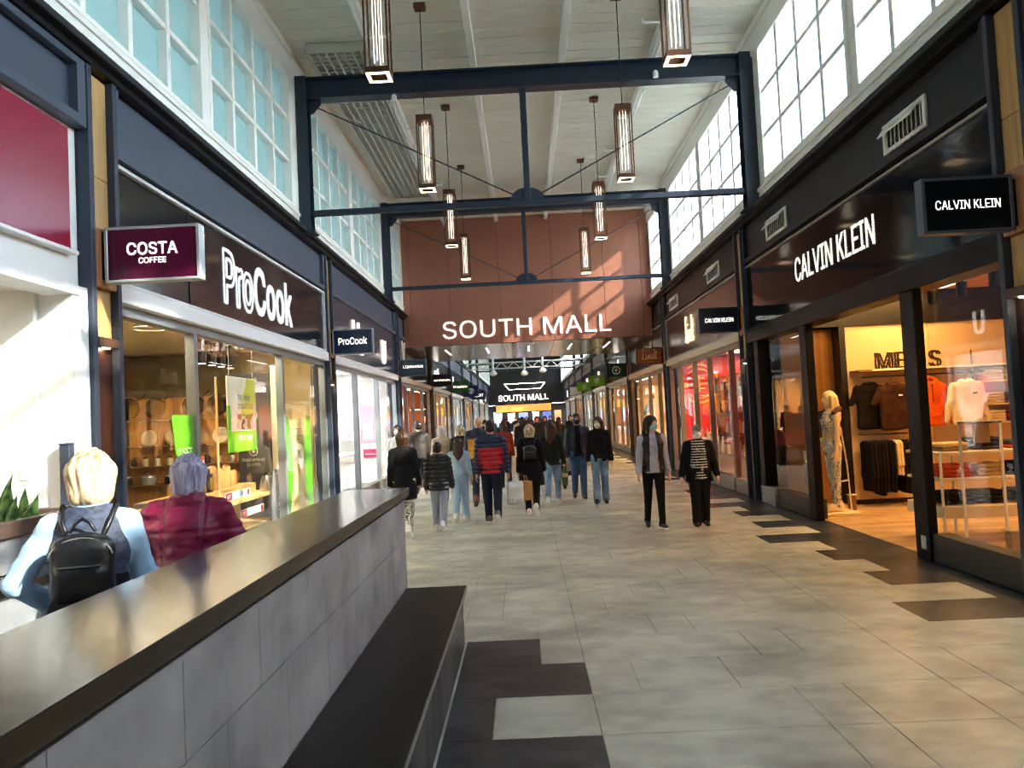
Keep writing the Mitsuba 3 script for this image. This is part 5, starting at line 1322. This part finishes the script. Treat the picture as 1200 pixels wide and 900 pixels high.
# window display of the cookware shop
t = thing('display_table', 'pale stepped table of cookware behind the cookware shop window', 'table')
for y in (7.92, 10.42, 12.66):
    for x in (-4.95, -4.12): part(t, 'leg', box(x, x + .06, y, y + .06, 0, .72), mat('8a6a42', .5))
part(t, 'top', box(-5.0, -4.05, 7.9, 12.75, .72, .77, .006), mat('c9a468', .5)); part(t, 'shelf', box(-4.95, -4.1, 8.0, 12.66, .3, .34, .006), mat('c9a468', .5)); part(t, 'riser', box(-4.8, -4.3, 9.6, 12.4, .77, .92, .006), mat('b58c54', .5))
rr_ = np.random.RandomState(11)
BOXC = ['c9a872', 'b98f58', 'e0d2b0', '8a6a44', '6f6a62', 'd9c28e']
def product(x, y, z, w, d, h_, c, label, group, print_=None):
    k = thing('product_box', label, 'box', group)
    part(k, 'carton', box(x - w / 2, x + w / 2, y - d / 2, y + d / 2, z, z + h_, .006), mat(c, .6))
    part(k, 'printed_label', box(x + w / 2, x + w / 2 + .003, y - d * .32, y + d * .32, z + h_ * .3, z + h_ * .7), mat(print_ or 'f0ead8', .5)); part(k, 'lid', box(x - w / 2 - .003, x + w / 2 + .003, y - d / 2 - .003, y + d / 2 + .003, z + h_ * .86, z + h_ + .004, .004), mat(c, .5))
for i in range(8): product(-4.25 + rr_.uniform(-.04, .04), 8.1 + .3 * i, .342, .2, .22, .2 + rr_.uniform(0, .12), BOXC[i % 6], f'{ORD[i]} boxed kitchen set from the near end of the lower display shelf', 'boxes on the lower display shelf', ['8a1c20', '3c7a30', 'f0ead8'][i % 3])
for i in range(5): product(-4.25, 8.15 + .27 * i, .772, .18, .2, .12 + .05 * (i % 3), BOXC[(i + 2) % 6], f'{ORD[i]} small carton from the near end of the display table top', 'cartons on the display table top', ['8a1c20', 'f0ead8'][i % 2])
for i, (y, h_, c) in enumerate(((9.75, .2, 'c8a46a'), (11.0, .32, 'd8bc86'), (11.3, .26, 'c09a60'), (11.62, .3, 'd0b078'), (11.95, .2, 'e0caa0'))):
    k = thing('chopping_board', f'{ORD[i]} upright wooden chopping board from the near end of the display riser', 'board', 'chopping boards on the riser'); part(k, 'plank', MB().prism([(y - .13, .92), (y + .13, .92), (y + .13, .92 + h_), (y + .05, .92 + h_ + .03), (y - .05, .92 + h_ + .03), (y - .13, .92 + h_)], 0, -4.42 - .02 * i, -4.395 - .02 * i), 'wood_display')
for i, y in enumerate((10.1, 10.3, 10.5, 10.72)):
    k = thing('knife_block', f'{ORD[i]} black knife block with gold detail from the near end of the riser', 'knife block', 'knife blocks on the riser'); part(k, 'block', box(-4.46, -4.34, y - .08, y + .08, .92, 1.17, .008), BLACK); part(k, 'gold_band', box(-4.339, -4.335, y - .02, y + .05, .95, 1.12), mat('c9a030', .3, .7))
    for q in range(3): part(k, 'knife_handle', box(-4.44 + .035 * q, -4.42 + .035 * q, y - .02, y + .02, 1.17, 1.24, .004), mat('2a2a2c', .4))
k = thing('sale_sign', 'red sale card with a white figure 2 on the cookware display', 'sign'); part(k, 'card', box(-4.33, -4.32, 9.95, 10.5, 1.24, 1.42, .004), mat('d02a20', .5)); part(k, 'card', box(-4.325, -4.315, 9.9, 10.16, 1.12, 1.34, .004), mat('d83026', .5))
letters(k, '2', .14, .004, (-4.315, 9.97, 1.16), (0, 1, 0), (0, 0, 1), mat('ffffff', .5), bold=True); letters(k, 'PIECE SET', .06, .004, (-4.32, 10.2, 1.31), (0, 1, 0), (0, 0, 1), mat('ffffff', .5), width=.27)
for i, (y, z) in enumerate(((10.4, .85), (10.95, .56))):
    k = thing('price_strip', ['upper', 'lower'][i] + ' white price strip with red ends on the cookware display', 'price label'); part(k, 'card', box(-4.03, -4.02, y, y + .95, z - .04, z + .07, .003), mat('eef0ee', .5))
    part(k, 'red_end', box(-4.02, -4.016, y + .01, y + .22, z - .035, z + .065), mat('b0202c', .5)); part(k, 'red_dot', extr(sg.Point(0, 0).buffer(.045), .004, (-4.02, y + .86, z + .015), (0, 1, 0), (0, 0, 1)), mat('a01c28', .5)); part(k, 'blue_print', box(-4.02, -4.016, y + .34, y + .6, z - .02, z + .05), mat('a9c4dc', .5))
    letters(k, 'SET', .05, .002, (-4.016, y + .05, z - .01), (0, 1, 0), (0, 0, 1), mat('ffffff', .5), width=.13)
k = thing('cardboard_stand', 'grey cardboard display stand with a round emblem in the cookware window', 'display stand')
part(k, 'panel', MB().prism([(12.2, .0), (12.95, .0), (12.95, .55), (12.78, 1.1), (12.3, 1.1), (12.2, .6)], 0, -4.0, -3.982), mat('7d7f86', .6)); part(k, 'foot', box(-4.04, -4.0, 12.3, 12.8, 0, .4), mat('6b6d74', .6)); part(k, 'emblem', extr(sg.Point(0, 0).buffer(.1).difference(sg.Point(0, 0).buffer(.078)).union(sg.Point(0, 0).buffer(.04)), .004, (-3.982, 12.5, .55), (0, 1, 0), (0, 0, 1)), mat('f0f0ee', .5)); letters(k, 'ProCook', .05, .004, (-3.982, 12.4, 1.02), (0, 1, 0), (0, 0, 1), mat('f0f0ee', .5), width=.28)
k = thing('kettle', 'glass and steel kettle beside the grey cardboard stand', 'kettle'); part(k, 'body', MB().lathe([(0, 0), (.12, 0), (.13, .03), (.11, .18), (.07, .24), (0, .25)], -4.15, 12.5, .772, 18), mat('b9c0c0', .15, .7), 40); part(k, 'handle', MB().tube([(-4.15, 12.6, .95), (-4.15, 12.72, 1.02), (-4.15, 12.7, .88), (-4.15, 12.62, .82)], .013, 6), BLACK); part(k, 'lid', MB().lathe([(.07, .24), (.02, .27), (.02, .29), (0, .29)], -4.15, 12.5, .772, 12), BLACK, 40)
# ================================================================ THE OTHER NEAR SHOPS
# white shop on the left: two pink posters and a white counter
for i, (xa, xb, z0, z1, c) in enumerate(((-4.78, -4.36, 1.22, 2.3, 'e3a0bb'), (-4.72, -4.3, .78, 1.02, 'b83a66'), (-5.6, -5.0, 1.3, 2.1, 'd9cfd6'))):
    k = thing('wall_poster', ['tall pale pink poster hanging in the white shop', 'small dark pink framed picture low in the white shop', 'pale grey poster in the white shop'][i], 'poster')
    part(k, 'sheet', box(xa, xb, 22.7, 22.72, z0, z1, .004), mat(c, .6)); part(k, 'frame', box(xa - .02, xb + .02, 22.72, 22.735, z0 - .02, z1 + .02, .004), mat('f4f4f4', .5)); part(k, 'print', box(xa + .06, xb - .06, 22.695, 22.7, z0 + .08, (z0 + z1) / 2), mat('f0d4de' if i == 0 else 'e8b4c4', .6))
    part(k, 'cord', MB().tube([[xa + .03, 22.71, z1], [xa + .03, 22.71, 3.24]], .005, 5), SILVER); part(k, 'cord', MB().tube([[xb - .03, 22.71, z1], [xb - .03, 22.71, 3.24]], .005, 5), SILVER)
k = thing('shop_counter', 'white counter inside the white shop', 'counter'); part(k, 'body', box(-5.6, -4.6, 17.0, 21.5, 0, .95, .01), mat('f2f4f4', .4)); part(k, 'top', box(-5.65, -4.55, 16.95, 21.55, .95, 1.0, .008), mat('ffffff', .3))
# chocolate shop on the right: red feature wall with round gold emblem, shelves of sweets, counter
k = thing('red_backdrop', 'red wall with a round gold emblem at the end of the chocolate shop window', 'wall panel')
part(k, 'sheet', box(4.56, 8.6, 22.78, 22.82, 0, 3.2, .01), mat('d01a10', .4))
ring = sg.Point(0, 0).buffer(.58).difference(sg.Point(0, 0).buffer(.52)).union(sg.Point(0, 0).buffer(.44).difference(sg.Point(0, 0).buffer(.40))).union(sg.box(-.25, -.03, .25, .03)).union(sg.box(-.03, -.25, .03, .25)).union(sg.box(-.16, .12, .16, .17)).union(sg.box(-.16, -.17, .16, -.12))
part(k, 'emblem', extr(ring, .01, (5.08, 22.78, 2.45), (1, 0, 0), (0, 0, 1)), mat('f0a03c', .35, .3))
k = thing('window_banner', 'pink and red vertical banner in the chocolate shop window', 'banner'); part(k, 'sheet', box(4.54, 4.68, 22.3, 22.32, .4, 2.9, .004), mat('e8485a', .5)); part(k, 'disc', extr(sg.Point(0, 0).buffer(.085), .006, (4.59, 22.3, 2.4), (1, 0, 0), (0, 0, 1)), mat('f0c060', .4)); letters(k, 'CB', .1, .006, (4.53, 22.3, .8), (1, 0, 0), (0, 0, 1), mat('ffffff', .5), width=.12)
k = thing('window_banner', 'peach coloured poster on the red wall of the chocolate shop', 'banner'); part(k, 'sheet', box(5.95, 6.6, 22.7, 22.72, .6, 2.4, .004), mat('e89068', .5)); part(k, 'print', box(6.05, 6.5, 22.694, 22.7, 1.5, 2.2, .003), mat('e0b060', .5))
k = thing('sweet_shelf', 'tall lit shelf unit of boxed chocolates behind the near chocolate shop pane', 'shelf')
for z in (.1, .6, 1.1, 1.6, 2.1): part(k, 'board', box(4.7, 5.1, 16.8, 19.4, z, z + .03, .004), mat('6a3018', .4))
for y in (16.8, 17.965, 19.37): part(k, 'upright', box(4.7, 5.1, y, y + .03, 0, 2.5, .004), mat('8a5a34', .4))
for i in range(4):
    for j in range(9):
        c = ['c8321c', 'e0b048', '8a1c14', 'e8d0a0', 'd0582c'][(i * 2 + j) % 5]
        q = thing('chocolate_box', f'{ORD[j]} chocolate box from the near end on the {ORD[i]} shelf up in the chocolate window', 'box', 'chocolate boxes on the shelf'); put(q + '__carton', box(4.76, 4.98, 16.9 + .28 * j, 16.9 + .28 * j + .2, .632 + .5 * i, .632 + .5 * i + .2 + .06 * (j % 3), .006), mat(c, .45))
k = thing('sweet_counter', 'brown counter in the chocolate shop', 'counter'); part(k, 'body', box(4.8, 5.5, 19.6, 22.0, 0, .9, .01), mat('5a1c12', .4)); part(k, 'top', box(4.75, 5.55, 19.55, 22.05, .9, .95, .008), mat('8a5a3c', .3))
for j in range(10):
    q = thing('sweet_jar', f'{ORD[j]} round sweet bowl from the near end of the chocolate shop counter', 'bowl', 'sweet bowls on the counter'); put(q + '__bowl', MB().lathe([(0, 0), (.06, 0), (.1, .06), (.09, .1), (.05, .13), (0, .14)], 5.0, 19.8 + .23 * j, .952, 12), mat(['e0a040', 'e8c890', 'd06028'][j % 3], .4), 40)
# third unit on the right
k = thing('window_poster', 'large cream poster with a dark brown oval in the pane right of the far walkers', 'poster'); part(k, 'sheet', box(4.42, 5.3, 30.7, 30.72, .3, 2.7, .004), mat('f0d8a8', .5)); part(k, 'oval', extr(sg.Polygon([(.20 * math.cos(a) + .1 * math.sin(a), .34 * math.sin(a) + .2 * math.cos(a)) for a in np.linspace(0, 6.28, 24)[:-1]]), .006, (4.86, 30.7, 1.95), (1, 0, 0), (0, 0, 1)), mat('3a2418', .5))
# ---------------------------------------------------------------- the people in the picture
def cloth(key, a, b, fx=30, rough=.75):
    A, B = lin(a), lin(b)
    def fn(p, n, uv): return mix(A, B, dr.clip((fbm(p.x * fx, p.y * fx, p.z * fx, 3) - .5) * 2 + .5, 0, 1))
    return matp(key, fn, rough)
def denim_fn(p, n, uv):
    return mix(lin('4d6f96'), lin('8fb0cf'), dr.clip((fbm(p.x * 9, p.y * 9, p.z * 5, 3) - .5) * 2.2 + .5, 0, 1))
matp('denim_light', denim_fn, .8)
DENIM = mat('3d5a82', .8); DENIM_D = mat('26303f', .8)
def leopard(p, n, uv):
    a, b, c = voronoi(p.x * 45 + p.y * 25, p.z * 38)
    return mix(lin('e6e2d8'), lin('1b1918'), dr.select(a < .42, 1.0, 0.0))
matp('leopard', leopard, .8)
def stripes(p, n, uv):
    k = p.z * 26; return mix(lin('c9c9c9'), lin('15161a'), dr.select((k - dr.floor(k)) < .62, 1.0, 0.0) * dr.select(noise(p.x * 18, p.z * 30, p.y * 10) > .2, 1.0, .5))
matp('stripe_knit', stripes, .8)
def hair_mat(key, a, b):
    A, B = lin(a), lin(b)
    def fn(p, n, uv): return mix(A, B, dr.clip((fbm(p.x * 70, p.y * 70, p.z * 9, 3) - .5) * 2.4 + .5, 0, 1))
    return matp(key, fn, .45)
H_BLOND = hair_mat('hair_blond', '94795a', 'e6d6b4'); H_LAV = hair_mat('hair_lavender', '66628a', 'b3b1cc'); H_BROWN = hair_mat('hair_brown', '22130b', '472a18')
H_DARK = mat('1c1512', .45); H_AUB = mat('3e1c14', .5); H_GREY = mat('a9a7a4', .6)
NAVY, BLK = mat('1d2438', .7), mat('15161a', .75)
GILET = cloth('gilet_navy', '222a3e', '3d4862', 60, .7)
MAROON = cloth('maroon', '6a1034', '7c1640', 12, .45)
LBLUE = mat('9fc4e6', .7)
SHINY = mat('111318', .35)
# two women between the planter and the low wall
J = person('blonde woman seen from behind in a navy gilet over pale blue sleeves at the planter', (-2.0, 3.56), .30, 1.66, True, legs=((.05, .05), (-.05, .1)), arms=((-.05, .55, .95, .9), (.35, .16, .9)), head=(.25, -.28, .0), lean=.06, skin='e0b49c',
       hair=('bob', H_BLOND, .024), legsw={'mat': BLK, 'off': .012}, shoes=('boot', '1a1a1a', '202020'), res=.012,
       top=[{'name': 'jumper', 'mat': LBLUE, 'off': .016, 'hem': .9, 'wr': .012}, {'name': 'tunic', 'mat': BLK, 'off': .02, 'hem': .74, 'sleeves': 0, 'flare': .12, 'collar': -.3}, {'name': 'gilet', 'mat': GILET, 'off': .028, 'hem': 1.0, 'sleeves': 0, 'wr': .012, 'collar': .02, 'quilt': .16, 'qa': .006}])
backpack(J, 'small shiny black backpack worn by the blonde woman', SHINY, zc=1.19, hh=.14, w=.13, fres=.008)
J = person('woman with lavender grey hair seen from behind in a maroon padded jacket', (-1.90, 4.36), .12, 1.60, True, legs=((.05, .05), (-.1, .1)), arms=((.2, .3, .7, .3), (.3, .34, .6, .2)), head=(.2, -.3, .0), lean=.05, skin='e0b49c', bulk=1.2,
       hair=('bob', H_LAV, .016), legsw={'mat': BLK, 'off': .014}, shoes=('shoe', '1a1a1a', '202020'), res=.012,
       top=[{'name': 'jacket', 'mat': MAROON, 'off': .035, 'hem': .8, 'quilt': .23, 'qa': .010, 'seam': ((.115,), (1.3, 1.46)), 'wr': .02, 'collar': .07, 'flare': .03}])
def walk(ph, amp=.35): return ((amp * math.sin(ph), .1 + .45 * max(0, -math.sin(ph + .6))), (-amp * math.sin(ph), .1 + .45 * max(0, math.sin(ph + .6))))
def swing(ph, amp=.3, el=.25): return ((-amp * math.sin(ph), .12, el), (amp * math.sin(ph), .12, el))
W_ = 'ffffff'
person('woman in black jacket and spotted black and white trousers beyond the low wall end', (-1.90, 12.05), .05, 1.60, True, legs=walk(.6, .2), arms=swing(.6, .15), hair=('bob', H_BROWN, .022), legsw={'mat': 'leopard', 'off': .02},
       shoes=('sneaker', 'e8e8e6', W_), top=[{'name': 'jacket', 'mat': BLK, 'off': .03, 'hem': .62, 'flare': .03, 'collar': .03}])
person('boy in a black quilted hooded jacket and pale grey trousers seen from behind', (-1.43, 12.6), 0, 1.39, False, legs=walk(.5, .22), arms=swing(.5, .12), hair=('short', H_DARK, .014), legsw={'mat': mat('9aa3ba', .8), 'off': .024},
       shoes=('sneaker', 'eeeeec', W_), top=[{'name': 'jacket', 'mat': mat('12141c', .5), 'off': .05, 'hem': .78, 'quilt': .085, 'qa': .02, 'collar': .05}])
person('girl with long brown hair in a pale blue tracksuit seen from behind', (-1.18, 13.6), 0, 1.42, True, legs=walk(-.9, .3), arms=swing(-.9, .12), hair=('long', H_BROWN, .014), legsw={'mat': mat('a9c6e4', .8), 'off': .03},
       shoes=('sneaker', 'f2f2f0', W_), top=[{'name': 'sweatshirt', 'mat': mat('b4d0ea', .8), 'off': .026, 'hem': .95}])
J9 = person('man in a navy and red quilted jacket carrying bags seen from behind', (-.60, 13.2), 0, 1.70, False, legs=walk(.9, .18), arms=((-.1, .12, .2), (.1, .14, .1, 0, .9)), hair=('short', H_DARK, .012), legsw={'mat': NAVY, 'off': .02}, skin='d6a184',
       shoes=('sneaker', '5a5a5e', 'f4f4f2'), bulk=1.05, top=[{'name': 'jacket', 'mat': mat('b01a28', .5), 'off': .035, 'hem': .82, 'quilt': .075, 'qa': .024, 'collar': .05, 'yoke': (mat('1e2748', .5), 1.27, 'navy shoulders and sleeves')}])
person('man with a bald head in a navy and mustard jacket seen from behind', (-.96, 15.9), 0, 1.76, False, legs=walk(-.8, .3), arms=swing(-.8, .15), hair=None, legsw={'mat': DENIM_D, 'off': .02}, skin='dcaa94', eyes=False,
       shoes=('boot', '6b4528', '3a2a1c'), bulk=1.08, top=[{'name': 'jacket', 'mat': mat('c98a2c', .6), 'off': .035, 'hem': .84, 'collar': .06, 'quilt': .09, 'qa': .01, 'yoke': (mat('1b2440', .5), 1.3, 'navy shoulders and sleeves')}])
J10 = person('blonde woman in a long black coat and black trousers with white trainers seen from behind', (.06, 13.9), -.05, 1.60, True, legs=walk(.9, .32), arms=swing(.9, .15), hair=('bob', H_BLOND, .016), legsw={'mat': BLK, 'off': .018},
       shoes=('sneaker', 'f4f4f2', W_), top=[{'name': 'coat', 'mat': mat('121318', .75), 'off': .035, 'hem': .58, 'flare': .07, 'collar': .05, 'wr': .02}])
backpack(J10, 'black backpack on the blonde woman in the long black coat', mat('1a1b1f', .5), w=.12, hh=.13, zc=1.2, off=.14, fres=.014)
J11 = person('auburn haired woman striding in black jacket and blue jeans beside the long black coat', (.48, 15.3), -.1, 1.64, True, legs=((-.42, .15), (.35, .05)), arms=swing(.9, .2), hair=('long', H_AUB, .012), legsw={'mat': 'denim_light', 'off': .016},
       shoes=('sneaker', 'cfcfca', 'f4f4f2'), top=[{'name': 'jacket', 'mat': mat('1c2420', .7), 'off': .03, 'hem': .85}])
person('man facing us in a navy jacket, jeans and dark face mask, hands down', (1.06, 16.3), math.pi, 1.73, False, legs=walk(.4, .15), arms=swing(.4, .1), hair=('short', H_DARK, .013), mask=mat('1f2a40', .7), legsw={'mat': DENIM, 'off': .018},
       shoes=('shoe', '3a2a20', '241a14'), top=[{'name': 'jumper', 'mat': mat('10131e', .7), 'off': .015, 'hem': .86}, {'name': 'jacket', 'mat': mat('1a2234', .6), 'off': .03, 'hem': .82, 'open': .06, 'collar': .04}])
person('woman facing us with auburn hair, white face mask, black jacket and blue jeans', (1.40, 15.25), math.pi - .1, 1.64, True, legs=walk(-.6, .2), arms=swing(-.6, .12), hair=('long', H_AUB, .016), mask=mat('f0f0ee', .7), legsw={'mat': 'denim_light', 'off': .02, 'hem': .06},
       shoes=('boot', '17171a', '101010'), head=(-.3, 0, 0), top=[{'name': 'top', 'mat': mat('1a1a1e', .7), 'off': .012, 'hem': .9}, {'name': 'jacket', 'mat': BLK, 'off': .034, 'hem': .84, 'open': .05, 'collar': .03}])
person('dark haired woman in black gilet over lilac top and black leggings facing us', (1.84, 11.6), math.pi + .05, 1.64, True, legs=((.12, .05), (-.16, .2)), arms=((-.05, .14, .15), (.1, .16, .35)), hair=('long', H_DARK, .012), mask=mat('a9cfe6', .7), head=(.65, -.02, 0),
       legsw={'mat': mat('0e0f12', .7), 'off': .006}, shoes=('sneaker', '22232a', 'f4f4f2'), res=.011, skin='dcae94',
       top=[{'name': 'jumper', 'mat': mat('b3b8d4', .75), 'off': .014, 'hem': .86, 'wr': .01}, {'name': 'gilet', 'mat': mat('15171e', .4), 'off': .034, 'hem': .88, 'sleeves': 0, 'open': .075, 'quilt': .14, 'qa': .012, 'collar': .03}])
person('older woman in grey cap, white mask, black jacket and striped jumper facing us', (2.53, 11.7), math.pi - .1, 1.47, True, legs=((-.1, .15), (.12, .05)), arms=((-.15, .22, .35), (-.1, .22, .35)), hair=('cap', mat('8f8a84', .8), .012, H_GREY), mask=mat('f2f2f0', .7), head=(.1, -.03, 0),
       legsw={'mat': BLK, 'off': .028, 'hem': .05}, shoes=('shoe', '141416', '0e0e10'), res=.012, skin='dcae98', bulk=1.12,
       top=[{'name': 'jumper', 'mat': 'stripe_knit', 'off': .02, 'hem': .80, 'wr': .01}, {'name': 'jacket', 'mat': BLK, 'off': .034, 'hem': .76, 'open': .18, 'flare': .03, 'collar': .02}])
# people farther away
def far(label, x, y, yaw, h, top, trousers, hair=None, fem=False, ph=.7, hem=.84, group=None, shoes=('shoe', '202022', '202022'), kd='short'):
    return person(label, (x, y), yaw, h, fem, legs=walk(ph, .25), arms=swing(ph, .15), hair=(kd, hair or H_DARK, .014) if kd else None, legsw={'mat': trousers, 'off': .018}, shoes=shoes, res=.024, group=group, eyes=False,
           top=[{'name': 'jacket', 'mat': top, 'off': .03, 'hem': hem, 'wr': .01}])
person('dark haired woman in a white top and mask coming out by the white shop', (-2.72, 16.6), math.pi - .2, 1.68, True, legs=walk(.5, .15), arms=((.1, .15, .5), (.1, .15, .6)), hair=('long', H_DARK, .012), mask=mat('f0f0ee', .7), legsw={'mat': BLK, 'off': .016}, shoes=('shoe', '1a1a1a', '1a1a1a'), res=.016,
       top=[{'name': 'jumper', 'mat': mat('d9dade', .7), 'off': .022, 'hem': .84}])
far('man in a dark brown jacket standing by the door of the left shop', -2.6, 19.0, .3, 1.75, mat('2a2320', .6), BLK)
far('grey haired person in a beige coat behind the boy in the black jacket', -1.85, 17.2, 0, 1.62, mat('b9a894', .7), BLK, mat('cfcac4', .6), True, kd='bob')
far('blonde woman in a dark coat behind the girl in the pale blue tracksuit', -1.42, 17.0, 0, 1.62, mat('2a2422', .7), BLK, H_BLOND, True, hem=.6, kd='bob')
far('person in a rust red coat beyond the man in the red jacket', -.55, 19.5, .1, 1.62, mat('7a2c1c', .7), BLK, H_AUB, True, hem=.55, kd='bob')
far('person in a black top and white trousers far down the mall by the red seat', 1.12, 26.6, .4, 1.66, mat('16171b', .7), mat('e0ddd4', .8), H_DARK)
far('woman in a dark green coat beside the auburn haired woman', .75, 18.4, 0, 1.6, mat('2c3a30', .7), BLK, H_AUB, True, kd='bob')
CR = [(-.1, 24, .1, 1.72, '17181d', '20242e'), (-.75, 27, 0, 1.66, '1c2a4a', '17181d'), (.45, 30, math.pi, 1.7, '2c2f36', '1d2230'), (-1.6, 31, 0, 1.68, '4a1c1c', '18181c'), (1.9, 33, math.pi, 1.72, '20242e', '2c3c58'), (-.3, 36, 0, 1.64, 'b9b9bc', '20242e'),
      (.95, 38, math.pi, 1.7, '303846', '18181c'), (-1.1, 41, 0, 1.75, '161a26', '2c3c58'), (.2, 44, 0, 1.66, '5a2a22', '18181c'), (1.5, 47, math.pi, 1.68, '1c1c20', '30343c'), (-1.9, 46, 0, 1.7, '33414f', '18181c'), (-.6, 51, math.pi, 1.72, '1a2440', '202020'),
      (.8, 55, 0, 1.66, '8a8f98', '1c2230'), (-1.4, 58, 0, 1.7, '24262c', '18181c'), (0.1, 62, math.pi, 1.7, '1d2c50', '18181c'), (1.2, 66, 0, 1.68, '3a2622', '20242e'), (-.7, 70, 0, 1.7, '16171b', '20242e'), (.5, 76, 0, 1.7, '22304a', '20242e')]
CN = {'17181d': 'black', '1c2a4a': 'navy', '2c2f36': 'charcoal', '4a1c1c': 'dark red', '20242e': 'slate', 'b9b9bc': 'pale grey', '303846': 'steel blue', '161a26': 'near black', '5a2a22': 'brown red', '1c1c20': 'jet black', '33414f': 'grey blue', '1a2440': 'deep navy', '8a8f98': 'mid grey', '24262c': 'dark grey', '1d2c50': 'royal navy', '3a2622': 'dark brown', '16171b': 'soot black', '22304a': 'ink blue'}
for i, (x, y, yw, h, a, b) in enumerate(CR):
    far(f'distant {"walker coming towards us" if yw else "walker going away"} in a {CN[a]} jacket in the crowd', x, y, yw, h, mat(a, .7), mat(b, .8), H_BROWN if i % 3 else H_DARK, i % 2 == 0, ph=.7 + i, group='crowd far down the mall', kd='bob' if i % 2 == 0 else 'short')
# bags they carry
wr = world(J9, J9['wr1'] + J9['fd1'] * .1) + np.array([.09, 0, 0])
t = thing('carrier_bag', 'white carrier bag with blue print held by the man in the red jacket', 'bag')
f = Field((-.17, -.1, -.5), (.17, .1, -.02), .014); f.rbox((0, 0, -.28), (.14, .07, .19), .05); f.cap((0, 0, -.12), (0, 0, -.06), .06, .03, .04); f.wrinkle(.02, (8, 8, 8), 2)
def bag_print(p, n, uv):
    k = p.x * 32; a = dr.select((k - dr.floor(k)) < .3, 1.0, 0.0) * dr.select(p.z < .38, 1.0, 0.0)
    c = dr.square(p.x - float(wr[0])) + dr.square((p.z - .45))
    return mix(lin('eef0f2'), lin('2a3c78'), dr.maximum(a * .7, dr.select(c < .004, 1.0, 0.0)))
matp('bag_print', bag_print, .4)
part(t, 'pouch', moved(f.mesh(), M4(wr)), 'bag_print', True)
part(t, 'handle', moved(MB().tube([(-.03, 0, -.1), (-.02, 0, .0), (.02, 0, .0), (.03, 0, -.1)], .008, 6).mesh(), M4(wr)), mat('eef0f2', .5))
t = thing('paper_bag', 'brown paper bag held beside the white carrier bag', 'bag')
B = M4(wr + np.array([.2, .12, 0]), .5)
part(t, 'pouch', moved(MB().box(-.06, .06, -.1, .1, -.42, -.1, .006).mesh(), B), mat('b98a58', .7))
part(t, 'handle', moved(MB().tube([(0, -.05, -.1), (-.03, -.04, -.01), (-.03, .04, -.01), (0, .05, -.1)], .006, 6).mesh(), B), mat('b98a58', .7))
wr = world(J11, J11['wr1'] + J11['fd1'] * .09)
t = thing('shopping_bag', 'green and beige shopping bag carried by the auburn haired woman', 'bag')
part(t, 'pouch', moved(MB().box(-.05, .05, -.14, .14, -.36, -.08, .01).mesh(), M4(wr)), mat('4a6048', .7)); part(t, 'panel', moved(MB().box(-.053, .053, -.145, .145, -.2, -.12).mesh(), M4(wr)), mat('c9b59a', .7))
part(t, 'handle', moved(MB().tube([(0, -.09, -.08), (0, -.06, .0), (0, .06, .0), (0, .09, -.08)], .007, 6).mesh(), M4(wr)), mat('4a6048', .7))
# red seat far down the mall
t = thing('red_seat', 'dark red upholstered seat with a metal drum base far down the mall', 'seat')
part(t, 'cushion', box(.72, 1.5, 22.4, 23.6, .55, .95, .04), mat('7a1820', .5)); part(t, 'arm', box(.66, .78, 22.4, 23.6, .5, 1.02, .03), mat('4a1218', .5)); part(t, 'arm', box(1.44, 1.56, 22.4, 23.6, .5, 1.02, .03), mat('4a1218', .5))
part(t, 'drum', MB().tube([[1.1, 22.45, .3], [1.1, 23.5, .3]], .2, 20), mat('8f8880', .25, .8)); part(t, 'base', box(.75, 1.5, 22.5, 23.5, 0, .12, .02), BLACK); part(t, 'leg', box(.8, .86, 22.6, 23.4, .1, .55), BLACK); part(t, 'leg', box(1.38, 1.44, 22.6, 23.4, .1, .55), BLACK)
